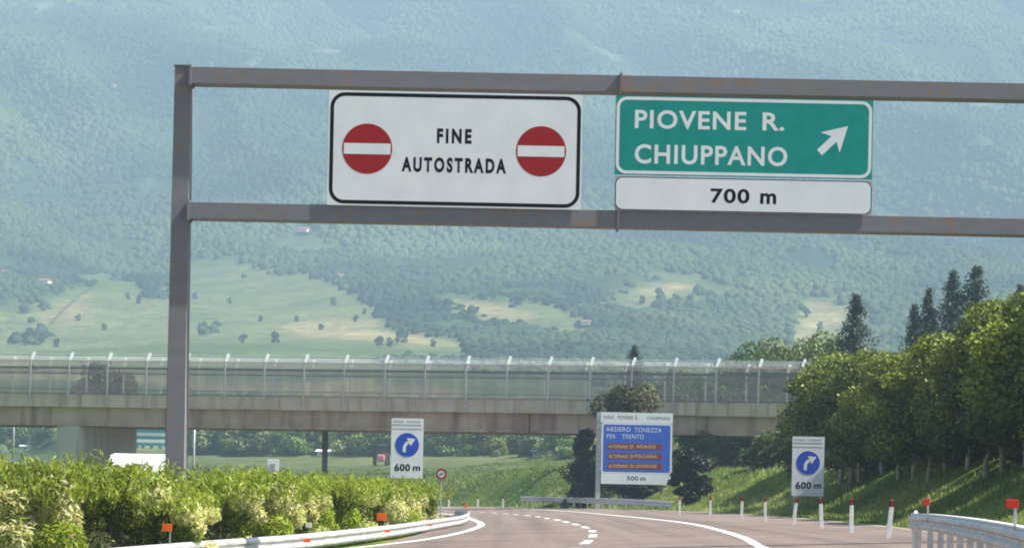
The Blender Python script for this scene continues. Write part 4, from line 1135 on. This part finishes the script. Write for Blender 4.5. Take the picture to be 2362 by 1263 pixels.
D = 240 + 240 * rng.random(n); s = rng.uniform(.5, 75, n) * np.clip((D - 150) / 300, .3, 1); X = np.interp(D, SPY, SPX) + s; Z = terrain(X, D)
clump = fbm(X / 4, D / 9, 3, 96); hgt = (.12 + .8 * np.clip(clump - .45, 0, 1) * 2) * rng.uniform(.6, 1.4, n); az = rng.uniform(0, 6.28, n); wd = rng.uniform(.06, .14, n)
bx, by = np.cos(az) * wd, np.sin(az) * wd
co = np.stack([np.stack([X - bx, D - by, Z - .05], 1), np.stack([X + bx, D + by, Z - .05], 1), np.stack([X + rng.normal(size=n) * .2, D + rng.normal(size=n) * .2, Z + hgt], 1)], 1).reshape(-1, 3)
u = np.clip(fbm(X / 7, D / 16, 3, 97) * 1.8 - .4 + rng.normal(size=n) * .12, 0, 1)[:, None]
cc = np.array((.055, .11, .015)) * (1 - u) + np.array((.22, .26, .06)) * u
o = link('bank_grass', np_mesh('bank_grass', co, np.arange(3 * n).reshape(n, 3), np.repeat(cc, 3, 0)), bpy.data.materials['grass_blades']); tag(o, 'rough green grass on the bank beyond the bend', 'grass', kind='stuff')
# grass at the foot of the median rail
n = 16000; D = 55 + 100 * rng.random(n); xr = np.interp(D, [p.y for p in LPs], [p.x for p in LPs]); X = xr - rng.uniform(.2, 3, n); Z = terrain(X, D)
hgt = rng.uniform(.08, .35, n); az = rng.uniform(0, 6.28, n); wd = .02 * (1 + D / 90); bx, by = np.cos(az) * wd, np.sin(az) * wd
co = np.stack([np.stack([X - bx, D - by, Z - .02], 1), np.stack([X + bx, D + by, Z - .02], 1), np.stack([X + rng.normal(size=n) * .06, D, Z + hgt], 1)], 1).reshape(-1, 3)
u = rng.random((n, 1)); cc = np.array((.10, .16, .03)) * (1 - u) + np.array((.28, .3, .1)) * u
o = link('median_grass', np_mesh('median_grass', co, np.arange(3 * n).reshape(n, 3), np.repeat(cc, 3, 0)), bpy.data.materials['grass_blades']); tag(o, 'short grass under the hedge and the left guardrail', 'grass', kind='stuff')

# ------------------------------------------------------------------ vehicles
def vehicle_profile(pts, w_, name, m, parent, bevel=.06):
    """side profile (y,z) extruded across x"""
    mb = MB(); n_ = len(pts)
    vs = [(-w_ / 2, y, z) for y, z in pts] + [(w_ / 2, y, z) for y, z in pts]
    fs = [tuple(range(n_)), tuple(range(2 * n_ - 1, n_ - 1, -1))] + [(i, (i + 1) % n_, (i + 1) % n_ + n_, i + n_) for i in range(n_)]
    mb.add(vs, fs); return mb.build(name, m, parent, bevel=bevel)
def wheel(parent, x, y, r, w_=.22):
    o = MB().tube([(x - w_ / 2, y, r), (x + w_ / 2, y, r)], r, 20).build('wheel', M_rubber, parent)
    MB().tube([(x - w_ / 2 - .01, y, r), (x + w_ / 2 + .01, y, r)], r * .55, 14).build('rim', M_galv, o)
def van(px, D, top_py, label):
    M_van = mat('white_van_paint', (.86, .87, .88), rough=.25, spec=.5)
    p = at(px, top_py, D); z0 = tz(p.x, D) + .05; Hv = p.z - z0
    t_ = thing('white_van', (p.x, D, z0), label, 'van', rz=math.radians(4))
    vehicle_profile([(-2.6, .35), (-2.65, 1.0), (-1.9, 1.25), (-1.35, Hv - .12), (-.9, Hv), (2.5, Hv - .03), (2.6, Hv - .3), (2.65, .35)], 1.95, 'body', M_van, t_, .16)
    MB().add([(-.82, -1.83, 1.35), (.82, -1.83, 1.35), (.74, -1.42, Hv - .3), (-.74, -1.42, Hv - .3)], [(0, 1, 2, 3)]).build('windscreen', M_glass, t_)
    for sx in (-1, 1):
        MB().box((sx * .985, -1.0, Hv - .62), (.02, .8, .45)).build('side_window', M_glass, t_)
        MB().box((sx * 1.1, -1.6, 1.45), (.12, .14, .26)).build('mirror', M_rubber, t_)
        MB().box((sx * .72, -2.66, .85), (.32, .05, .18)).build('headlight', M_whitep, t_)
        for y in (-1.75, 1.75): wheel(t_, sx * .88, y, .34)
    return t_
van(333, 78, 1047, 'white van behind the hedge left of the gantry post, only its roof showing')
# blue car beyond the overpass
p = hit_ground(272, 1047, 290); M_bc = mat('blue_car_paint', (.02, .04, .16), rough=.25, spec=.5)
t = thing('parked_car', p, 'dark blue car beside the pier under the overpass', 'car', rz=math.radians(75))
vehicle_profile([(-2.1, .3), (-2.15, .75), (-1.2, .92), (-.6, 1.42), (.9, 1.45), (1.6, .98), (2.1, .9), (2.15, .3)], 1.75, 'body', M_bc, t, .08)
for sx in (-1, 1):
    MB().box((sx * .88, .1, 1.15), (.02, 1.7, .32)).build('side_window', M_glass, t)
    for y in (-1.35, 1.35): wheel(t, sx * .8, y, .31)
# tractor in the field beyond
p = hit_ground(879, 1073, 240); M_tr = mat('faded_red_paint', (.5, .2, .2), (.4, .15, .15), 4, rough=.5)
sct = p.y / 330.
t = thing('farm_tractor', p, 'small tractor with tall dark wheels and a faded red body in the field', 'tractor'); t.scale = (sct,) * 3
vehicle_profile([(-1.7, .6), (-1.7, 1.25), (-.3, 1.35), (-.3, .6)], .8, 'bonnet', M_tr, t, .06)
MB().box((0, .5, 1.0), (1.0, 1.3, .9)).build('body', M_tr, t, bevel=.05)
MB().box((0, .5, 2.0), (1.05, 1.2, 1.1)).build('cab', M_glass, t, bevel=.05)
MB().box((0, .5, 2.6), (1.25, 1.4, .12)).build('cab_roof', M_post, t, bevel=.03)
for sx in (-1, 1):
    wheel(t, sx * .85, .8, .85, .42); wheel(t, sx * .7, -1.3, .45, .28)

# ------------------------------------------------------------------ buildings
def house(name, p, w_, d_, h_, rh, mw, mr_, label, group=None, rz=0.0, windows=3):
    t_ = thing(name, p, label, 'house' if 'house' in name else 'building', group, rz)
    MB().box((0, 0, h_ / 2 - .5), (w_, d_, h_ + 1)).build('wall', mw, t_)
    a = .5; MB().add([(-w_ / 2 - a, -d_ / 2 - a, h_), (w_ / 2 + a, -d_ / 2 - a, h_), (w_ / 2 + a, d_ / 2 + a, h_), (-w_ / 2 - a, d_ / 2 + a, h_), (-w_ / 2 - a, 0, h_ + rh), (w_ / 2 + a, 0, h_ + rh)],
                     [(0, 1, 5, 4), (2, 3, 4, 5), (0, 4, 3), (1, 2, 5), (3, 2, 1, 0)]).build('roof', mr_, t_)
    for i in range(windows):
        x = -w_ / 2 + w_ * (i + .5) / windows
        MB().box((x, -d_ / 2 - .02, h_ * .55), (w_ / windows * .3, .08, h_ * .3)).build('window', M_glass, t_)
    return t_
M_wroof = mat('pale_sheet_roof', (.78, .78, .76), (.68, .68, .66), .5, rough=.6)
M_teal = mat('teal_cladding', (.0, .28, .26), (.02, .22, .22), 1.0, rough=.6)
for i, (px, py, wpx, lb) in enumerate(((690, 1041, 44, 'low white shed left of the dark column beyond the field'), (752, 1046, 34, 'low white shed right of the dark column beyond the field'), (888, 1043, 22, 'tiny white shed left of the tractor'), (1266, 1046, 66, 'low white building among trees left of the dark evergreen bush'))):
    p = hit_ground(px, py, 300); p.y -= 12; p.x *= p.y / (p.y + 12); p.z = tz(p.x, p.y); kx = p.y / FPX
    house('shed', p, wpx * kx, 5, 9 * kx, 5 * kx, M_wall if i == 9 else M_wroof, M_wroof, lb, 'white farm buildings beyond the field', 0.1 * (i - 1.5), 2)
p = hit_ground(350, 1034, 260); kx = p.y / FPX
t = thing('warehouse', p, 'teal and white banded building just left of the gantry post under the overpass', 'building')
for i, m_ in enumerate((M_wall, M_teal, M_wroof, M_teal, M_wroof, M_teal)):
    MB().box((0, 4 - .01 * i, (3 + i * 7.5) * kx), (70 * kx - .02 * i, 8, 7.5 * kx)).build('wall_band', m_, t)
MB().box((0, 4, 46 * kx), (72 * kx, 8.6, 2 * kx)).build('roof', M_wroof, t)
for i in range(3): MB().box(((i - 1) * 20 * kx, -.07, 4 * kx), (7 * kx, .1, 6 * kx)).build('door', M_post, t)
p = hit_ground(82, 1040, 240); kx = p.y / FPX
house('shed', p, 62 * kx, 4, 11 * kx, 3 * kx, M_wall, M_wroof, 'long low pinkish-white building left of the pier under the overpass', 'white farm buildings beyond the field', 0, 3)
p = hit_ground(290, 1034, 300); kx = p.y / FPX
house('shed', p, 38 * kx, 4, 26 * kx, 6 * kx, M_wroof, M_wroof, 'tall white building right of the pier behind the blue car', 'white farm buildings beyond the field', 0, 2)
for i, (px, py, wpx, lb) in enumerate(((103, 662, 26, 'small pale house at the upper edge of the left meadow'), (12, 640, 12, 'tiny pale house on the hillside by the left edge'), (702, 541, 22, 'small white house on the wooded slope below the white sign'), (783, 648, 14, 'tiny pale house in the wood right of the big meadow'),
                                        (265, 208, 10, 'tiny pale hut high on the slope left of the gantry post'), (1352, 758, 20, 'small pale house between the fields left of centre right'), (1960, 815, 18, 'small pale house on the slope just left of the lone conifer'))):
    p = hit_ground(px, py, 900, 5000); kx = p.y / FPX; p.z += 3
    house('hillside_house', p, wpx * kx, 8, 5 * kx * (wpx / 20) ** .3, 4 * kx, M_wroof if i in (2,) else M_wall, M_roof, lb, 'houses scattered over the hillside', R.uniform(-.5, .5), 3)

# individual trees on the meadows of the hillside
ht = [tree_proto('meadow_tree', 400 + i, 11, 5.0, 700, 1.7, (.03, .06, .03), (.05, .085, .035), (.07, .105, .04), base=.1, nb=12, tr=.4) for i in range(2)]
MT = [(925, 790, 2.0), (635, 790, 1.5), (560, 790, 1.2), (68, 790, 2.0), (95, 792, 1.6), (40, 790, 1.4), (875, 797, 1.3), (900, 800, 1.2), (1000, 800, 1.0), (320, 700, 1.0), (295, 690, .9), (770, 705, 1.1), (685, 742, .8), (820, 742, .9), (840, 725, .8), (600, 742, .8),
      (470, 760, 1.1), (1480, 702, 1.1), (1520, 685, 1.2), (1555, 705, 1.5), (1450, 720, .8), (1590, 700, 1.2), (1620, 680, .9), (1100, 720, .8), (1860, 730, 1.2), (1890, 760, 1.0), (1150, 770, 1.0), (740, 760, .8), (240, 760, .8), (180, 740, .9), (130, 800, 1.2), (530, 700, .8), (450, 690, .9)]
MT.sort()
for i, (px, py, s) in enumerate(MT):
    p = hit_ground(px, py, 900, 5000); s *= .5
    where = 'left meadow, %s from the left' % ordn[i] if i < 20 else 'meadows right of white sign, %s from left' % ordn[i - 20]
    k = s * p.y / 1700
    place(ht[i % 2], p, 'dark lone tree, hillside ' + where, 'lone trees on the hillside meadows', R.uniform(0, 6), (k * .9, k * .9, k))

# ------------------------------------------------------------------ haze
mh = bpy.data.materials.new('haze'); mh.use_nodes = True; nt = mh.node_tree; nt.nodes.remove(nt.nodes['Principled BSDF'])
pv = nt.nodes.new('ShaderNodeVolumePrincipled'); pv.inputs['Color'].default_value = (.415, .58, .74, 1); pv.inputs['Density'].default_value = HAZE_DENSITY
pv.inputs['Anisotropy'].default_value = 0.0
nt.links.new(pv.outputs[0], nt.nodes['Material Output'].inputs['Volume'])
zmax = float(ZZ2.max()) + 12; zmin = float(ZZ2.min()) - 1.5
hz = MB().box((0, 3150, (zmax + zmin) / 2), (19500, 7100, zmax - zmin)).build('haze', mh)
tag(hz, 'pale blue summer haze between the road and the mountain', 'haze', kind='stuff')
print('verts', sum(len(m.vertices) for m in bpy.data.meshes), 'zmax', zmax)
